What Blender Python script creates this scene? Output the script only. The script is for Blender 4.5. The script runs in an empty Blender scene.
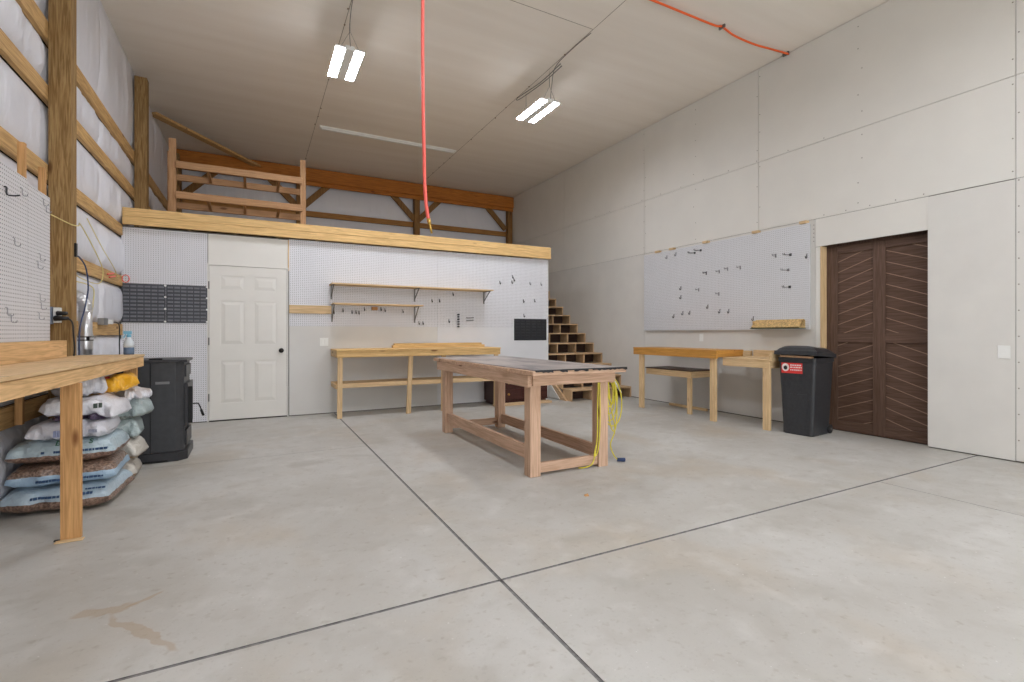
import bpy, math, random
from mathutils import Vector, Matrix, noise
random.seed(7)
C = bpy.context.scene.collection
R = math.radians

# ------------------------------------------------------------------ materials
MATS = {}
def newmat(name):
    m = bpy.data.materials.new(name); m.use_nodes = True
    nt = m.node_tree; b = nt.nodes['Principled BSDF']
    MATS[name] = m
    return m, nt, b
def lin(c):
    return tuple(((v/255)/12.92 if v/255 <= .04045 else ((v/255+.055)/1.055)**2.4) for v in c)+(1,)
def setin(b, k, v):
    if k in b.inputs: b.inputs[k].default_value = v
def plain(name, c, rough=.6, metal=0, noise_amt=.06, nscale=14, bump=0, spec=.4, coat=0):
    m, nt, b = newmat(name)
    tc = nt.nodes.new('ShaderNodeTexCoord')
    n = nt.nodes.new('ShaderNodeTexNoise'); n.inputs['Scale'].default_value = nscale; n.inputs['Detail'].default_value = 5
    nt.links.new(tc.outputs['Object'], n.inputs['Vector'])
    cr = nt.nodes.new('ShaderNodeValToRGB')
    lc = lin(c)
    cr.color_ramp.elements[0].position = .3; cr.color_ramp.elements[1].position = .7
    cr.color_ramp.elements[0].color = tuple(max(0, v*(1-noise_amt*1.5)) for v in lc[:3])+(1,)
    cr.color_ramp.elements[1].color = tuple(min(1, v*(1+noise_amt)) for v in lc[:3])+(1,)
    nt.links.new(n.outputs['Fac'], cr.inputs['Fac'])
    nt.links.new(cr.outputs['Color'], b.inputs['Base Color'])
    b.inputs['Roughness'].default_value = rough; b.inputs['Metallic'].default_value = metal
    setin(b, 'Specular IOR Level', spec); setin(b, 'Coat Weight', coat)
    if bump:
        bp = nt.nodes.new('ShaderNodeBump'); bp.inputs['Strength'].default_value = bump; bp.inputs['Distance'].default_value = .004
        nt.links.new(n.outputs['Fac'], bp.inputs['Height']); nt.links.new(bp.outputs['Normal'], b.inputs['Normal'])
    return m
def wood(name, c, axis='X', contrast=.22, rough=.65, knots=True, ring=1.0):
    key = name+'_'+axis
    if key in MATS: return MATS[key]
    m, nt, b = newmat(key)
    tc = nt.nodes.new('ShaderNodeTexCoord')
    oi = nt.nodes.new('ShaderNodeObjectInfo')
    add = nt.nodes.new('ShaderNodeVectorMath'); add.operation = 'ADD'
    mul = nt.nodes.new('ShaderNodeVectorMath'); mul.operation = 'SCALE'
    cmb = nt.nodes.new('ShaderNodeCombineXYZ')
    for i in range(3): nt.links.new(oi.outputs['Random'], cmb.inputs[i])
    nt.links.new(cmb.outputs[0], mul.inputs[0]); mul.inputs['Scale'].default_value = 17
    nt.links.new(tc.outputs['Object'], add.inputs[0]); nt.links.new(mul.outputs[0], add.inputs[1])
    mp = nt.nodes.new('ShaderNodeMapping')
    s = {'X': (.9, 16, 16), 'Y': (16, .9, 16), 'Z': (16, 16, .9)}[axis]
    mp.inputs['Scale'].default_value = s
    nt.links.new(add.outputs[0], mp.inputs['Vector'])
    n = nt.nodes.new('ShaderNodeTexNoise'); n.inputs['Scale'].default_value = 1.3*ring; n.inputs['Detail'].default_value = 4; n.inputs['Distortion'].default_value = .6
    nt.links.new(mp.outputs[0], n.inputs['Vector'])
    w = nt.nodes.new('ShaderNodeMath'); w.operation = 'MULTIPLY'; w.inputs[1].default_value = 34
    nt.links.new(n.outputs['Fac'], w.inputs[0])
    sn = nt.nodes.new('ShaderNodeMath'); sn.operation = 'SINE'; nt.links.new(w.outputs[0], sn.inputs[0])
    n2 = nt.nodes.new('ShaderNodeTexNoise'); n2.inputs['Scale'].default_value = 6; n2.inputs['Detail'].default_value = 5
    nt.links.new(mp.outputs[0], n2.inputs['Vector'])
    n3 = nt.nodes.new('ShaderNodeTexNoise'); n3.inputs['Scale'].default_value = 1.4; n3.inputs['Detail'].default_value = 2
    nt.links.new(add.outputs[0], n3.inputs['Vector'])
    ma = nt.nodes.new('ShaderNodeMath'); ma.operation = 'MULTIPLY_ADD'; ma.inputs[1].default_value = .16; ma.inputs[2].default_value = .0
    nt.links.new(sn.outputs[0], ma.inputs[0])
    ad = nt.nodes.new('ShaderNodeMath'); ad.operation = 'ADD'; nt.links.new(ma.outputs[0], ad.inputs[0]); nt.links.new(n2.outputs['Fac'], ad.inputs[1])
    cr = nt.nodes.new('ShaderNodeValToRGB'); lc = lin(c)
    cr.color_ramp.elements[0].position = .22; cr.color_ramp.elements[1].position = .78
    cr.color_ramp.elements[0].color = (lc[0]*(1-contrast), lc[1]*(1-contrast*1.2), lc[2]*(1-contrast*1.45), 1)
    cr.color_ramp.elements[1].color = (min(1, lc[0]*(1+contrast*.45)), min(1, lc[1]*(1+contrast*.5)), min(1, lc[2]*(1+contrast*.6)), 1)
    nt.links.new(ad.outputs[0], cr.inputs['Fac'])
    hs = nt.nodes.new('ShaderNodeHueSaturation')
    mr = nt.nodes.new('ShaderNodeMapRange'); mr.inputs['To Min'].default_value = .86; mr.inputs['To Max'].default_value = 1.1
    nt.links.new(n3.outputs['Fac'], mr.inputs['Value']); nt.links.new(mr.outputs[0], hs.inputs['Value'])
    nt.links.new(cr.outputs['Color'], hs.inputs['Color'])
    out = hs.outputs['Color']
    if knots:
        v = nt.nodes.new('ShaderNodeTexVoronoi'); v.inputs['Scale'].default_value = 1.0
        mk = nt.nodes.new('ShaderNodeMapping')
        mk.inputs['Scale'].default_value = {'X': (1.6, 5, 5), 'Y': (5, 1.6, 5), 'Z': (5, 5, 1.6)}[axis]
        nt.links.new(add.outputs[0], mk.inputs['Vector']); nt.links.new(mk.outputs[0], v.inputs['Vector'])
        kr = nt.nodes.new('ShaderNodeValToRGB'); kr.color_ramp.elements[0].position = .05; kr.color_ramp.elements[1].position = .11
        kr.color_ramp.elements[0].color = (1, 1, 1, 1); kr.color_ramp.elements[1].color = (0, 0, 0, 1)
        nt.links.new(v.outputs['Distance'], kr.inputs['Fac'])
        mx = nt.nodes.new('ShaderNodeMixRGB'); nt.links.new(kr.outputs['Color'], mx.inputs['Fac'])
        nt.links.new(out, mx.inputs[1]); mx.inputs[2].default_value = (lc[0]*.36, lc[1]*.26, lc[2]*.2, 1)
        out = mx.outputs[0]
    nt.links.new(out, b.inputs['Base Color'])
    b.inputs['Roughness'].default_value = rough; setin(b, 'Specular IOR Level', .3)
    bp = nt.nodes.new('ShaderNodeBump'); bp.inputs['Strength'].default_value = .15; bp.inputs['Distance'].default_value = .002
    nt.links.new(n2.outputs['Fac'], bp.inputs['Height']); nt.links.new(bp.outputs['Normal'], b.inputs['Normal'])
    return m
def pegmat(name, c, u, v, dot=.0042, dark=.22):
    """painted hardboard with a grid of round holes every 25.4 mm; u, v = in-plane axes"""
    m, nt, b = newmat(name)
    tc = nt.nodes.new('ShaderNodeTexCoord'); sp = nt.nodes.new('ShaderNodeSeparateXYZ')
    nt.links.new(tc.outputs['Object'], sp.inputs[0])
    sq = []
    for ax in (u, v):
        d = nt.nodes.new('ShaderNodeMath'); d.operation = 'DIVIDE'; d.inputs[1].default_value = .0254; nt.links.new(sp.outputs[ax], d.inputs[0])
        f = nt.nodes.new('ShaderNodeMath'); f.operation = 'FRACT'; nt.links.new(d.outputs[0], f.inputs[0])
        s = nt.nodes.new('ShaderNodeMath'); s.operation = 'SUBTRACT'; s.inputs[1].default_value = .5; nt.links.new(f.outputs[0], s.inputs[0])
        p = nt.nodes.new('ShaderNodeMath'); p.operation = 'MULTIPLY'; nt.links.new(s.outputs[0], p.inputs[0]); nt.links.new(s.outputs[0], p.inputs[1]); sq.append(p)
    a = nt.nodes.new('ShaderNodeMath'); a.operation = 'ADD'; nt.links.new(sq[0].outputs[0], a.inputs[0]); nt.links.new(sq[1].outputs[0], a.inputs[1])
    lt = nt.nodes.new('ShaderNodeMath'); lt.operation = 'LESS_THAN'; lt.inputs[1].default_value = (dot/.0254)**2; nt.links.new(a.outputs[0], lt.inputs[0])
    n = nt.nodes.new('ShaderNodeTexNoise'); n.inputs['Scale'].default_value = 3; nt.links.new(tc.outputs['Object'], n.inputs['Vector'])
    hs = nt.nodes.new('ShaderNodeMapRange'); hs.inputs['To Min'].default_value = .95; hs.inputs['To Max'].default_value = 1.03; nt.links.new(n.outputs['Fac'], hs.inputs['Value'])
    h = nt.nodes.new('ShaderNodeHueSaturation'); h.inputs['Color'].default_value = lin(c); nt.links.new(hs.outputs[0], h.inputs['Value'])
    mx = nt.nodes.new('ShaderNodeMixRGB'); nt.links.new(lt.outputs[0], mx.inputs['Fac']); nt.links.new(h.outputs[0], mx.inputs[1])
    mx.inputs[2].default_value = (dark*.6, dark*.55, dark*.5, 1)
    nt.links.new(mx.outputs[0], b.inputs['Base Color']); b.inputs['Roughness'].default_value = .5
    return m
def emis(name, c, s):
    m, nt, b = newmat(name)
    b.inputs['Base Color'].default_value = (.9, .9, .9, 1)
    b.inputs['Emission Color'].default_value = lin(c); b.inputs['Emission Strength'].default_value = s
    return m

WB = (246, 226, 180)
def w_yel(a): return wood('lumber_yellow', (228, 190, 130), a)
def w_pale(a): return wood('lumber_pale', (222, 192, 148), a, .18)
def w_amber(a): return wood('lumber_amber', (204, 148, 72), a, .2, .45)
def w_pink(a): return wood('lumber_fir', (206, 172, 146), a, .2)
def w_or(a): return wood('lumber_orange', (188, 118, 48), a, .25)
def w_girt(a): return wood('lumber_girt', (204, 166, 112), a, .28)
def w_post(a): return wood('lumber_treated', (158, 128, 84), a, .42, .8, True, 1.6)
def w_leg(a): return wood('lumber_tan', (206, 158, 104), a, .26)
def w_step(a): return wood('lumber_step', (208, 176, 138), a, .2)
M_white = plain('drywall_white', (224, 221, 214), .85, 0, .02, 2)
M_white2 = plain('drywall_lower', (218, 215, 209), .85, 0, .025, 3)
M_groove = plain('joint_shadow_gap', (120, 115, 108), .9, 0, .1)
M_pegw = pegmat('pegboard_front', (222, 222, 226), 0, 2, .0041, .25)
M_pegs = pegmat('pegboard_side', (214, 215, 218), 1, 2, .0034, .32)
M_pegl = pegmat('pegboard_left', (218, 216, 218), 1, 2, .0046)
M_edge = plain('pegboard_edge', (200, 200, 200), .6)
M_doorw = plain('door_paint', (228, 225, 218), .4, 0, .015, 4)
M_black = plain('black_metal', (26, 26, 27), .4, .3)
M_blackp = plain('black_plastic', (34, 34, 36), .45, 0, .08)
M_bin = plain('bin_plastic', (54, 55, 58), .38, 0, .12, 30, .12)
M_stove = plain('stove_enamel', (64, 65, 68), .42, .1, .1, 20)
M_stove2 = plain('stove_trim', (56, 56, 59), .4, .2, .1, 20)
M_grey = plain('steel_grey', (120, 118, 116), .4, .7)
M_galv = plain('galvanised_pipe', (206, 206, 208), .3, .75, .06, 8)
M_louv = plain('louver_grey', (84, 86, 92), .5, .1, .1)
M_louvd = plain('louver_charcoal', (44, 45, 48), .5, .1, .1)
M_wplast = plain('white_plastic', (236, 236, 232), .35, 0, .01)
M_red = plain('hose_red', (238, 104, 94), .4, 0, .05)
M_orange = plain('cord_orange', (238, 104, 48), .45, 0, .05)
M_yellow = plain('cord_yellow', (222, 208, 70), .45, 0, .06)
M_cable = plain('cable_cream', (222, 206, 140), .5)
M_blue = plain('cord_blue', (50, 66, 104), .5)
M_brass = plain('brass_fitting', (206, 166, 84), .35, .8)
M_vinyl = None

def vinyl():
    m, nt, b = newmat('insulation_vinyl')
    tc = nt.nodes.new('ShaderNodeTexCoord'); mp = nt.nodes.new('ShaderNodeMapping'); mp.inputs['Scale'].default_value = (5, 5, .9)
    nt.links.new(tc.outputs['Object'], mp.inputs['Vector'])
    n = nt.nodes.new('ShaderNodeTexNoise'); n.inputs['Scale'].default_value = 2.4; n.inputs['Detail'].default_value = 3; n.inputs['Distortion'].default_value = .5
    nt.links.new(mp.outputs[0], n.inputs['Vector'])
    b.inputs['Base Color'].default_value = lin((226, 226, 232)); b.inputs['Roughness'].default_value = .33
    bp = nt.nodes.new('ShaderNodeBump'); bp.inputs['Strength'].default_value = .7; bp.inputs['Distance'].default_value = .02
    nt.links.new(n.outputs['Fac'], bp.inputs['Height']); nt.links.new(bp.outputs['Normal'], b.inputs['Normal'])
    return m
M_vinyl = vinyl()
M_dark = plain('dark_cavity', (60, 52, 46), .9)

def concrete():
    m, nt, b = newmat('concrete_slab')
    tc = nt.nodes.new('ShaderNodeTexCoord'); L = nt.links.new
    def ns(sc, det, dis=0, mpv=None):
        n = nt.nodes.new('ShaderNodeTexNoise'); n.inputs['Scale'].default_value = sc; n.inputs['Detail'].default_value = det; n.inputs['Distortion'].default_value = dis
        if mpv:
            mp = nt.nodes.new('ShaderNodeMapping'); mp.inputs['Location'].default_value = mpv[0]; mp.inputs['Scale'].default_value = mpv[1]
            L(tc.outputs['Object'], mp.inputs['Vector']); L(mp.outputs[0], n.inputs['Vector'])
        else: L(tc.outputs['Object'], n.inputs['Vector'])
        return n
    base = ns(.9, 8, .3)
    cr = nt.nodes.new('ShaderNodeValToRGB')
    cr.color_ramp.elements[0].position = .3; cr.color_ramp.elements[0].color = lin((175, 171, 163))
    cr.color_ramp.elements[1].position = .68; cr.color_ramp.elements[1].color = lin((196, 194, 189))
    L(base.outputs['Fac'], cr.inputs['Fac']); out = cr.outputs['Color']
    def layer(out, node, lo, hi, col, amt):
        r = nt.nodes.new('ShaderNodeMapRange'); r.inputs['From Min'].default_value = lo; r.inputs['From Max'].default_value = hi
        r.inputs['To Max'].default_value = amt; L(node.outputs[0] if hasattr(node, 'outputs') else node, r.inputs['Value'])
        mx = nt.nodes.new('ShaderNodeMixRGB'); L(r.outputs[0], mx.inputs['Fac']); L(out, mx.inputs[1]); mx.inputs[2].default_value = lin(col)
        return mx.outputs[0]
    out = layer(out, ns(1.3, 9, .3, ((3, 5, 0), (1, .8, 1))), .52, .74, (180, 164, 140), .55)      # tan cloudy stains
    out = layer(out, ns(2.2, 12, .4, ((9, 2, 0), (.8, 1.1, 1))), .58, .74, (150, 144, 132), .4)
    out = layer(out, ns(7, 12, .2, ((2, 7, 0), (1, 1, 1))), .5, .72, (166, 160, 150), .4)
    out = layer(out, ns(5, 10, .2, ((12, 1, 0), (1, 1, 1))), .55, .75, (214, 212, 208), .35)  # trowel marks
    out = layer(out, ns(26, 6, 0), .6, .76, (150, 140, 124), .5)                                     # small flecks
    out = layer(out, ns(90, 3, 0), .6, .8, (150, 145, 138), .35)
    out = layer(out, ns(60, 3, 0, ((4, 4, 0), (1, 1, 1))), .7, .78, (228, 227, 224), .6)
    # brown spill near the left workbench: a slanting streak with a blot at its far end
    def seg(x0, y0, x1, y1, wdt, wob):
        ln = math.hypot(x1-x0, y1-y0); an = math.atan2(y1-y0, x1-x0)
        mp = nt.nodes.new('ShaderNodeMapping'); mp.vector_type = 'TEXTURE'
        mp.inputs['Location'].default_value = ((x0+x1)/2-2.35, (y0+y1)/2-3.975, 0); mp.inputs['Rotation'].default_value = (0, 0, an); mp.inputs['Scale'].default_value = (ln/2, wdt, 1)
        nn = ns(9, 4, 0)
        sub = nt.nodes.new('ShaderNodeVectorMath'); sub.operation = 'SUBTRACT'; L(nn.outputs['Color'], sub.inputs[0]); sub.inputs[1].default_value = (.5, .5, .5)
        sc = nt.nodes.new('ShaderNodeVectorMath'); sc.operation = 'SCALE'; sc.inputs['Scale'].default_value = wob; L(sub.outputs[0], sc.inputs[0])
        ad = nt.nodes.new('ShaderNodeVectorMath'); ad.operation = 'ADD'; L(tc.outputs['Object'], ad.inputs[0]); L(sc.outputs[0], ad.inputs[1])
        fl = nt.nodes.new('ShaderNodeVectorMath'); fl.operation = 'MULTIPLY'; fl.inputs[1].default_value = (1, 1, 0); L(ad.outputs[0], fl.inputs[0])
        L(fl.outputs[0], mp.inputs['Vector'])
        le = nt.nodes.new('ShaderNodeVectorMath'); le.operation = 'LENGTH'; L(mp.outputs[0], le.inputs[0])
        r = nt.nodes.new('ShaderNodeMapRange'); r.inputs['From Min'].default_value = 1.05; r.inputs['From Max'].default_value = .8; L(le.outputs['Value'], r.inputs['Value'])
        return r
    for s in ((-.55, 2.58, -.24, 2.17, .022, .09), (-.68, 2.64, -.44, 2.60, .05, .16), (-.50, 2.60, -.36, 2.70, .012, .05)):
        r = seg(*s); k = nt.nodes.new('ShaderNodeMath'); k.operation = 'MULTIPLY'; k.inputs[1].default_value = .5; L(r.outputs[0], k.inputs[0])
        mx = nt.nodes.new('ShaderNodeMixRGB'); L(k.outputs[0], mx.inputs['Fac']); L(out, mx.inputs[1]); mx.inputs[2].default_value = lin((166, 142, 112)); out = mx.outputs[0]
    L(out, b.inputs['Base Color'])
    rr = nt.nodes.new('ShaderNodeMapRange'); rr.inputs['To Min'].default_value = .42; rr.inputs['To Max'].default_value = .68
    L(base.outputs['Fac'], rr.inputs['Value']); L(rr.outputs[0], b.inputs['Roughness'])
    bp = nt.nodes.new('ShaderNodeBump'); bp.inputs['Strength'].default_value = .12; bp.inputs['Distance'].default_value = .003
    L(ns(30, 6).outputs['Fac'], bp.inputs['Height']); L(bp.outputs['Normal'], b.inputs['Normal'])
    return m
M_conc = concrete()
def ceilmat():
    m, nt, b = newmat('ceiling_liner'); L = nt.links.new
    tc = nt.nodes.new('ShaderNodeTexCoord'); mp = nt.nodes.new('ShaderNodeMapping'); mp.inputs['Scale'].default_value = (.25, 2.6, 1)
    L(tc.outputs['Object'], mp.inputs['Vector'])
    n = nt.nodes.new('ShaderNodeTexNoise'); n.inputs['Scale'].default_value = 1.6; n.inputs['Detail'].default_value = 4; L(mp.outputs[0], n.inputs['Vector'])
    cr = nt.nodes.new('ShaderNodeValToRGB'); cr.color_ramp.elements[0].position = .35; cr.color_ramp.elements[1].position = .65
    cr.color_ramp.elements[0].color = lin((234, 226, 215)); cr.color_ramp.elements[1].color = lin((239, 232, 222)); L(n.outputs['Fac'], cr.inputs['Fac'])
    L(cr.outputs[0], b.inputs['Base Color']); b.inputs['Roughness'].default_value = .75
    bp = nt.nodes.new('ShaderNodeBump'); bp.inputs['Strength'].default_value = .2; bp.inputs['Distance'].default_value = .02
    L(n.outputs['Fac'], bp.inputs['Height']); L(bp.outputs['Normal'], b.inputs['Normal'])
    return m
M_ceil = ceilmat()

# ------------------------------------------------------------------ mesh helpers
class MB:
    def __init__(s): s.v = []; s.f = []; s.m = []; s.mi = 0
    def quad(s, *p):
        i = len(s.v); s.v += [tuple(q) for q in p]; s.f.append(tuple(range(i, i+len(p)))); s.m.append(s.mi); return s
    def hexa(s, p):
        i = len(s.v); s.v += [tuple(q) for q in p]
        for f in ((0, 3, 2, 1), (4, 5, 6, 7), (0, 1, 5, 4), (1, 2, 6, 5), (2, 3, 7, 6), (3, 0, 4, 7)):
            s.f.append(tuple(i+k for k in f)); s.m.append(s.mi)
        return s
    def box(s, x0, x1, y0, y1, z0, z1):
        return s.hexa([(x0, y0, z0), (x1, y0, z0), (x1, y1, z0), (x0, y1, z0), (x0, y0, z1), (x1, y0, z1), (x1, y1, z1), (x0, y1, z1)])
    def bar(s, a, b, w, d, up=(0, 0, 1)):
        """rectangular bar from a to b; w across (perpendicular to up), d along up"""
        a = Vector(a); b = Vector(b); t = (b-a).normalized(); up = Vector(up)
        if abs(t.dot(up)) > .98: up = Vector((0, 1, 0))
        x = t.cross(up).normalized()*w/2; y = x.cross(t).normalized()*d/2
        return s.hexa([a-x-y, a+x-y, b+x-y, b-x-y, a-x+y, a+x+y, b+x+y, b-x+y])
    def cyl(s, a, b, r0, r1=None, n=16, cap=True):
        r1 = r0 if r1 is None else r1
        a = Vector(a); b = Vector(b); t = (b-a).normalized()
        u = t.cross(Vector((0, 0, 1)) if abs(t.z) < .9 else Vector((1, 0, 0))).normalized(); w = t.cross(u)
        i = len(s.v)
        for c, r in ((a, r0), (b, r1)):
            for k in range(n):
                q = 2*math.pi*k/n; s.v.append(tuple(c+u*r*math.cos(q)+w*r*math.sin(q)))
        for k in range(n):
            s.f.append((i+k, i+(k+1) % n, i+n+(k+1) % n, i+n+k)); s.m.append(s.mi)
        if cap:
            s.f.append(tuple(i+n-1-k for k in range(n))); s.m.append(s.mi); s.f.append(tuple(i+n+k for k in range(n))); s.m.append(s.mi)
        return s
    def tube(s, pts, r, n=8, smooth=6):
        P = [Vector(p) for p in pts]
        if smooth > 1 and len(P) > 2:
            Q = []
            for i in range(len(P)-1):
                p0 = P[max(i-1, 0)]; p1 = P[i]; p2 = P[i+1]; p3 = P[min(i+2, len(P)-1)]
                for k in range(smooth):
                    t = k/smooth
                    Q.append(.5*((2*p1)+(p2-p0)*t+(2*p0-5*p1+4*p2-p3)*t*t+(3*p1-p0-3*p2+p3)*t**3))
            Q.append(P[-1]); P = Q
        i0 = len(s.v); u = None
        for i, p in enumerate(P):
            t = (P[min(i+1, len(P)-1)]-P[max(i-1, 0)]).normalized()
            if u is None: u = t.cross(Vector((0, 0, 1)) if abs(t.z) < .9 else Vector((1, 0, 0))).normalized()
            u = (u-t*u.dot(t)).normalized(); w = t.cross(u)
            rr = r(i/(len(P)-1)) if callable(r) else r
            for k in range(n):
                q = 2*math.pi*k/n; s.v.append(tuple(p+u*rr*math.cos(q)+w*rr*math.sin(q)))
        for i in range(len(P)-1):
            for k in range(n):
                s.f.append((i0+i*n+k, i0+i*n+(k+1) % n, i0+(i+1)*n+(k+1) % n, i0+(i+1)*n+k)); s.m.append(s.mi)
        s.f.append(tuple(i0+n-1-k for k in range(n))); s.m.append(s.mi)
        e = i0+(len(P)-1)*n; s.f.append(tuple(e+k for k in range(n))); s.m.append(s.mi)
        return s
    def lathe(s, c, prof, n=24):
        c = Vector(c); i = len(s.v)
        for r, z in prof:
            for k in range(n):
                q = 2*math.pi*k/n; s.v.append((c.x+r*math.cos(q), c.y+r*math.sin(q), c.z+z))
        for j in range(len(prof)-1):
            for k in range(n):
                s.f.append((i+j*n+k, i+j*n+(k+1) % n, i+(j+1)*n+(k+1) % n, i+(j+1)*n+k)); s.m.append(s.mi)
        s.f.append(tuple(i+n-1-k for k in range(n))); s.m.append(s.mi)
        e = i+(len(prof)-1)*n; s.f.append(tuple(e+k for k in range(n))); s.m.append(s.mi)
        return s
    def grid(s, fn, nu, nv):
        i = len(s.v)
        for a in range(nu+1):
            for b in range(nv+1): s.v.append(tuple(fn(a/nu, b/nv)))
        for a in range(nu):
            for b in range(nv):
                k = i+a*(nv+1)+b; s.f.append((k, k+nv+1, k+nv+2, k+1)); s.m.append(s.mi)
        return s
def tag(o, label=None, cat=None, group=None, kind=None):
    if label: o['label'] = label
    if cat: o['category'] = cat
    if group: o['group'] = group
    if kind: o['kind'] = kind
    return o
def wloc(o):
    v = Vector((0, 0, 0))
    while o: v += Vector(o.location); o = o.parent
    return v
def obj(name, mb, mats, parent=None, bevel=0, smooth=False):
    if not isinstance(mats, (list, tuple)): mats = [mats]
    if parent: off = wloc(parent); loc = Vector((0, 0, 0))
    else:
        xs = [v[0] for v in mb.v]; ys = [v[1] for v in mb.v]; zs = [v[2] for v in mb.v]
        off = loc = Vector(((min(xs)+max(xs))/2, (min(ys)+max(ys))/2, min(zs)))
    me = bpy.data.meshes.new(name)
    me.from_pydata([(v[0]-off.x, v[1]-off.y, v[2]-off.z) for v in mb.v], [], mb.f)
    for m in mats: me.materials.append(m)
    for p, i in zip(me.polygons, mb.m): p.material_index = i; p.use_smooth = smooth
    me.update()
    o = bpy.data.objects.new(name, me); C.objects.link(o); o.location = loc
    if parent: o.parent = parent
    if bevel:
        b = o.modifiers.new('bevel', 'BEVEL'); b.width = bevel; b.segments = 2; b.limit_method = 'ANGLE'
    return o
def thing(name, loc, label=None, cat=None, group=None, kind=None):
    o = bpy.data.objects.new(name, None); C.objects.link(o); o.location = loc; o.empty_display_size = .1
    return tag(o, label, cat, group, kind)
def B(*a): return MB().box(*a)
def board(name, parent, mat, *a, bevel=.003): return obj(name, B(*a), mat, parent, bevel)

LX, RX, YB, YN, H = -1.50, 6.10, 11.75, -4.0, 4.79
# ------------------------------------------------------------------ floor
fl = MB()
ya = YN
def slab(x0, x1, y0, y1): fl.quad((x0, y0, 0), (x1, y0, 0), (x1, y1, 0), (x0, y1, 0))
fx0, fx1, fy1 = LX-.2, RX+.3, YB+.2
g1, g2, g3, g4 = .0085, .0085, .003, .002
slab(fx0, 1.03-g1, YN, 2.08-g2); slab(1.03+g1, 4.35-g3, YN, 2.08-g2); slab(4.35+g3, fx1, YN, 2.08-g2)
slab(fx0, 1.03-g1, 2.08+g2, 5.2-g4); slab(fx0, 1.03-g1, 5.2+g4, fy1); slab(1.03+g1, fx1, 2.08+g2, fy1)
fl.mi = 1
for a in ((1.03-g1, 1.03+g1, YN, fy1), (fx0, fx1, 2.08-g2, 2.08+g2), (4.35-g3, 4.35+g3, YN, 2.08), (fx0, 1.03, 5.2-g4, 5.2+g4)):
    x0, x1, y0, y1 = a; d = -.004
    fl.quad((x0, y0, d), (x1, y0, d), (x1, y1, d), (x0, y1, d))
    if x1-x0 < y1-y0:
        fl.quad((x0, y0, 0), (x0, y0, d), (x0, y1, d), (x0, y1, 0)); fl.quad((x1, y0, 0), (x1, y1, 0), (x1, y1, d), (x1, y0, d))
    else:
        fl.quad((x0, y0, 0), (x1, y0, 0), (x1, y0, d), (x0, y0, d)); fl.quad((x0, y1, 0), (x0, y1, d), (x1, y1, d), (x1, y1, 0))
M_joint = plain('control_joint', (128, 126, 125), .9, 0, .2, 40)
tag(obj('floor', fl, [M_conc, M_joint]), kind='structure')

# ------------------------------------------------------------------ ceiling
ce = thing('ceiling', (2.3, 4, H), kind='structure')
m = MB()
m.quad((LX-.2, YN, H), (LX-.2, YB+.2, H), (RX+.3, YB+.2, H), (RX+.3, YN, H))
obj('ceiling_liner', m, M_ceil, ce)
m = MB()
for x in (.93, 3.57): m.box(x-.003, x+.003, YN, YB, H-.002, H+.01)
m.box(2.1, 3.57, 4.72, 4.726, H-.002, H+.01)
obj('ceiling_seam', m, plain('ceiling_seam', (150, 138, 124), .9), ce)
m = MB()
for x in (.93, 3.57):
    y = 1.0
    while y < 11.4:
        if random.random() < .75: m.cyl((x+.02*random.uniform(-1, 1), y, H-.004), (x, y, H+.005), .011, n=8)
        y += random.uniform(.3, .62)
tag(obj('screw_heads', m, plain('screw_rust', (128, 104, 82), .6), ce), kind='stuff')
m = B(LX+.02, RX, YN, YB, H, H+.1); 

# ------------------------------------------------------------------ right wall
wr = thing('wall_right', (RX, 3, 0), kind='structure')
g = .0026
def sheet(y0, y1, z0, z1, x=RX, mat=M_white, name='drywall_sheet', t=.012):
    return obj(name, B(x, x+t, y0+g, y1-g, z0+g, z1-g), mat, wr)
ys = [YN, -.5, 1.81, 4.37, 6.58, 9.13, YB]
for a, b in zip(ys[:-1], ys[1:]):
    sheet(a, b, 2.57, 3.505); sheet(a, b, 3.505, H-.004)
for a, b in ((YN, -.5), (-.5, 1.81), (3.605, 6.58), (6.58, 9.13), (9.13, YB)): sheet(a, b, .012, 2.57, mat=M_white2)
sheet(2.46, 3.605, 2.225, 2.57); sheet(3.545, 3.605, .012, 2.225)
obj('cover_panel', B(RX-.010, RX, 1.811, 2.462, .012, 2.562), M_white2, wr, .002)
m = MB(); m.box(RX+.012, RX+.03, YN, 2.46, 0, H); m.box(RX+.012, RX+.03, 3.545, YB, 0, H); m.box(RX+.012, RX+.03, 2.46, 3.545, 2.23, H)
obj('wall_backing', m, M_groove, wr)
m = MB()
def dots(y, z): m.cyl((RX-.002, y, z), (RX+.004, y, z), .0065, n=6)
for y in (1.81, 4.37, 6.58, 5.47, 3.1):
    for k in range(9):
        z = 2.66+k*.25+random.uniform(-.03, .03)
        if z < H-.05: dots(y+random.choice((-.02, .02)), z)
for k in range(11): dots(1.79, .2+k*.235); 
for k in range(5): dots(3.62, 2.3+k*.05); dots(2.5+k*.25, 2.60)
for k in range(14): dots(3.5+k*.45, 3.53)
m2 = m
tag(obj('screw_heads', m, plain('screw_grey', (140, 132, 122), .6), wr), kind='stuff')
# wooden jamb of the sliding door opening
tag(obj('trim_1', MB().box(RX+.001, RX+.105, 3.525, 3.545, 0, 2.225), w_pale('Z'), None, .002), kind='structure')
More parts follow.
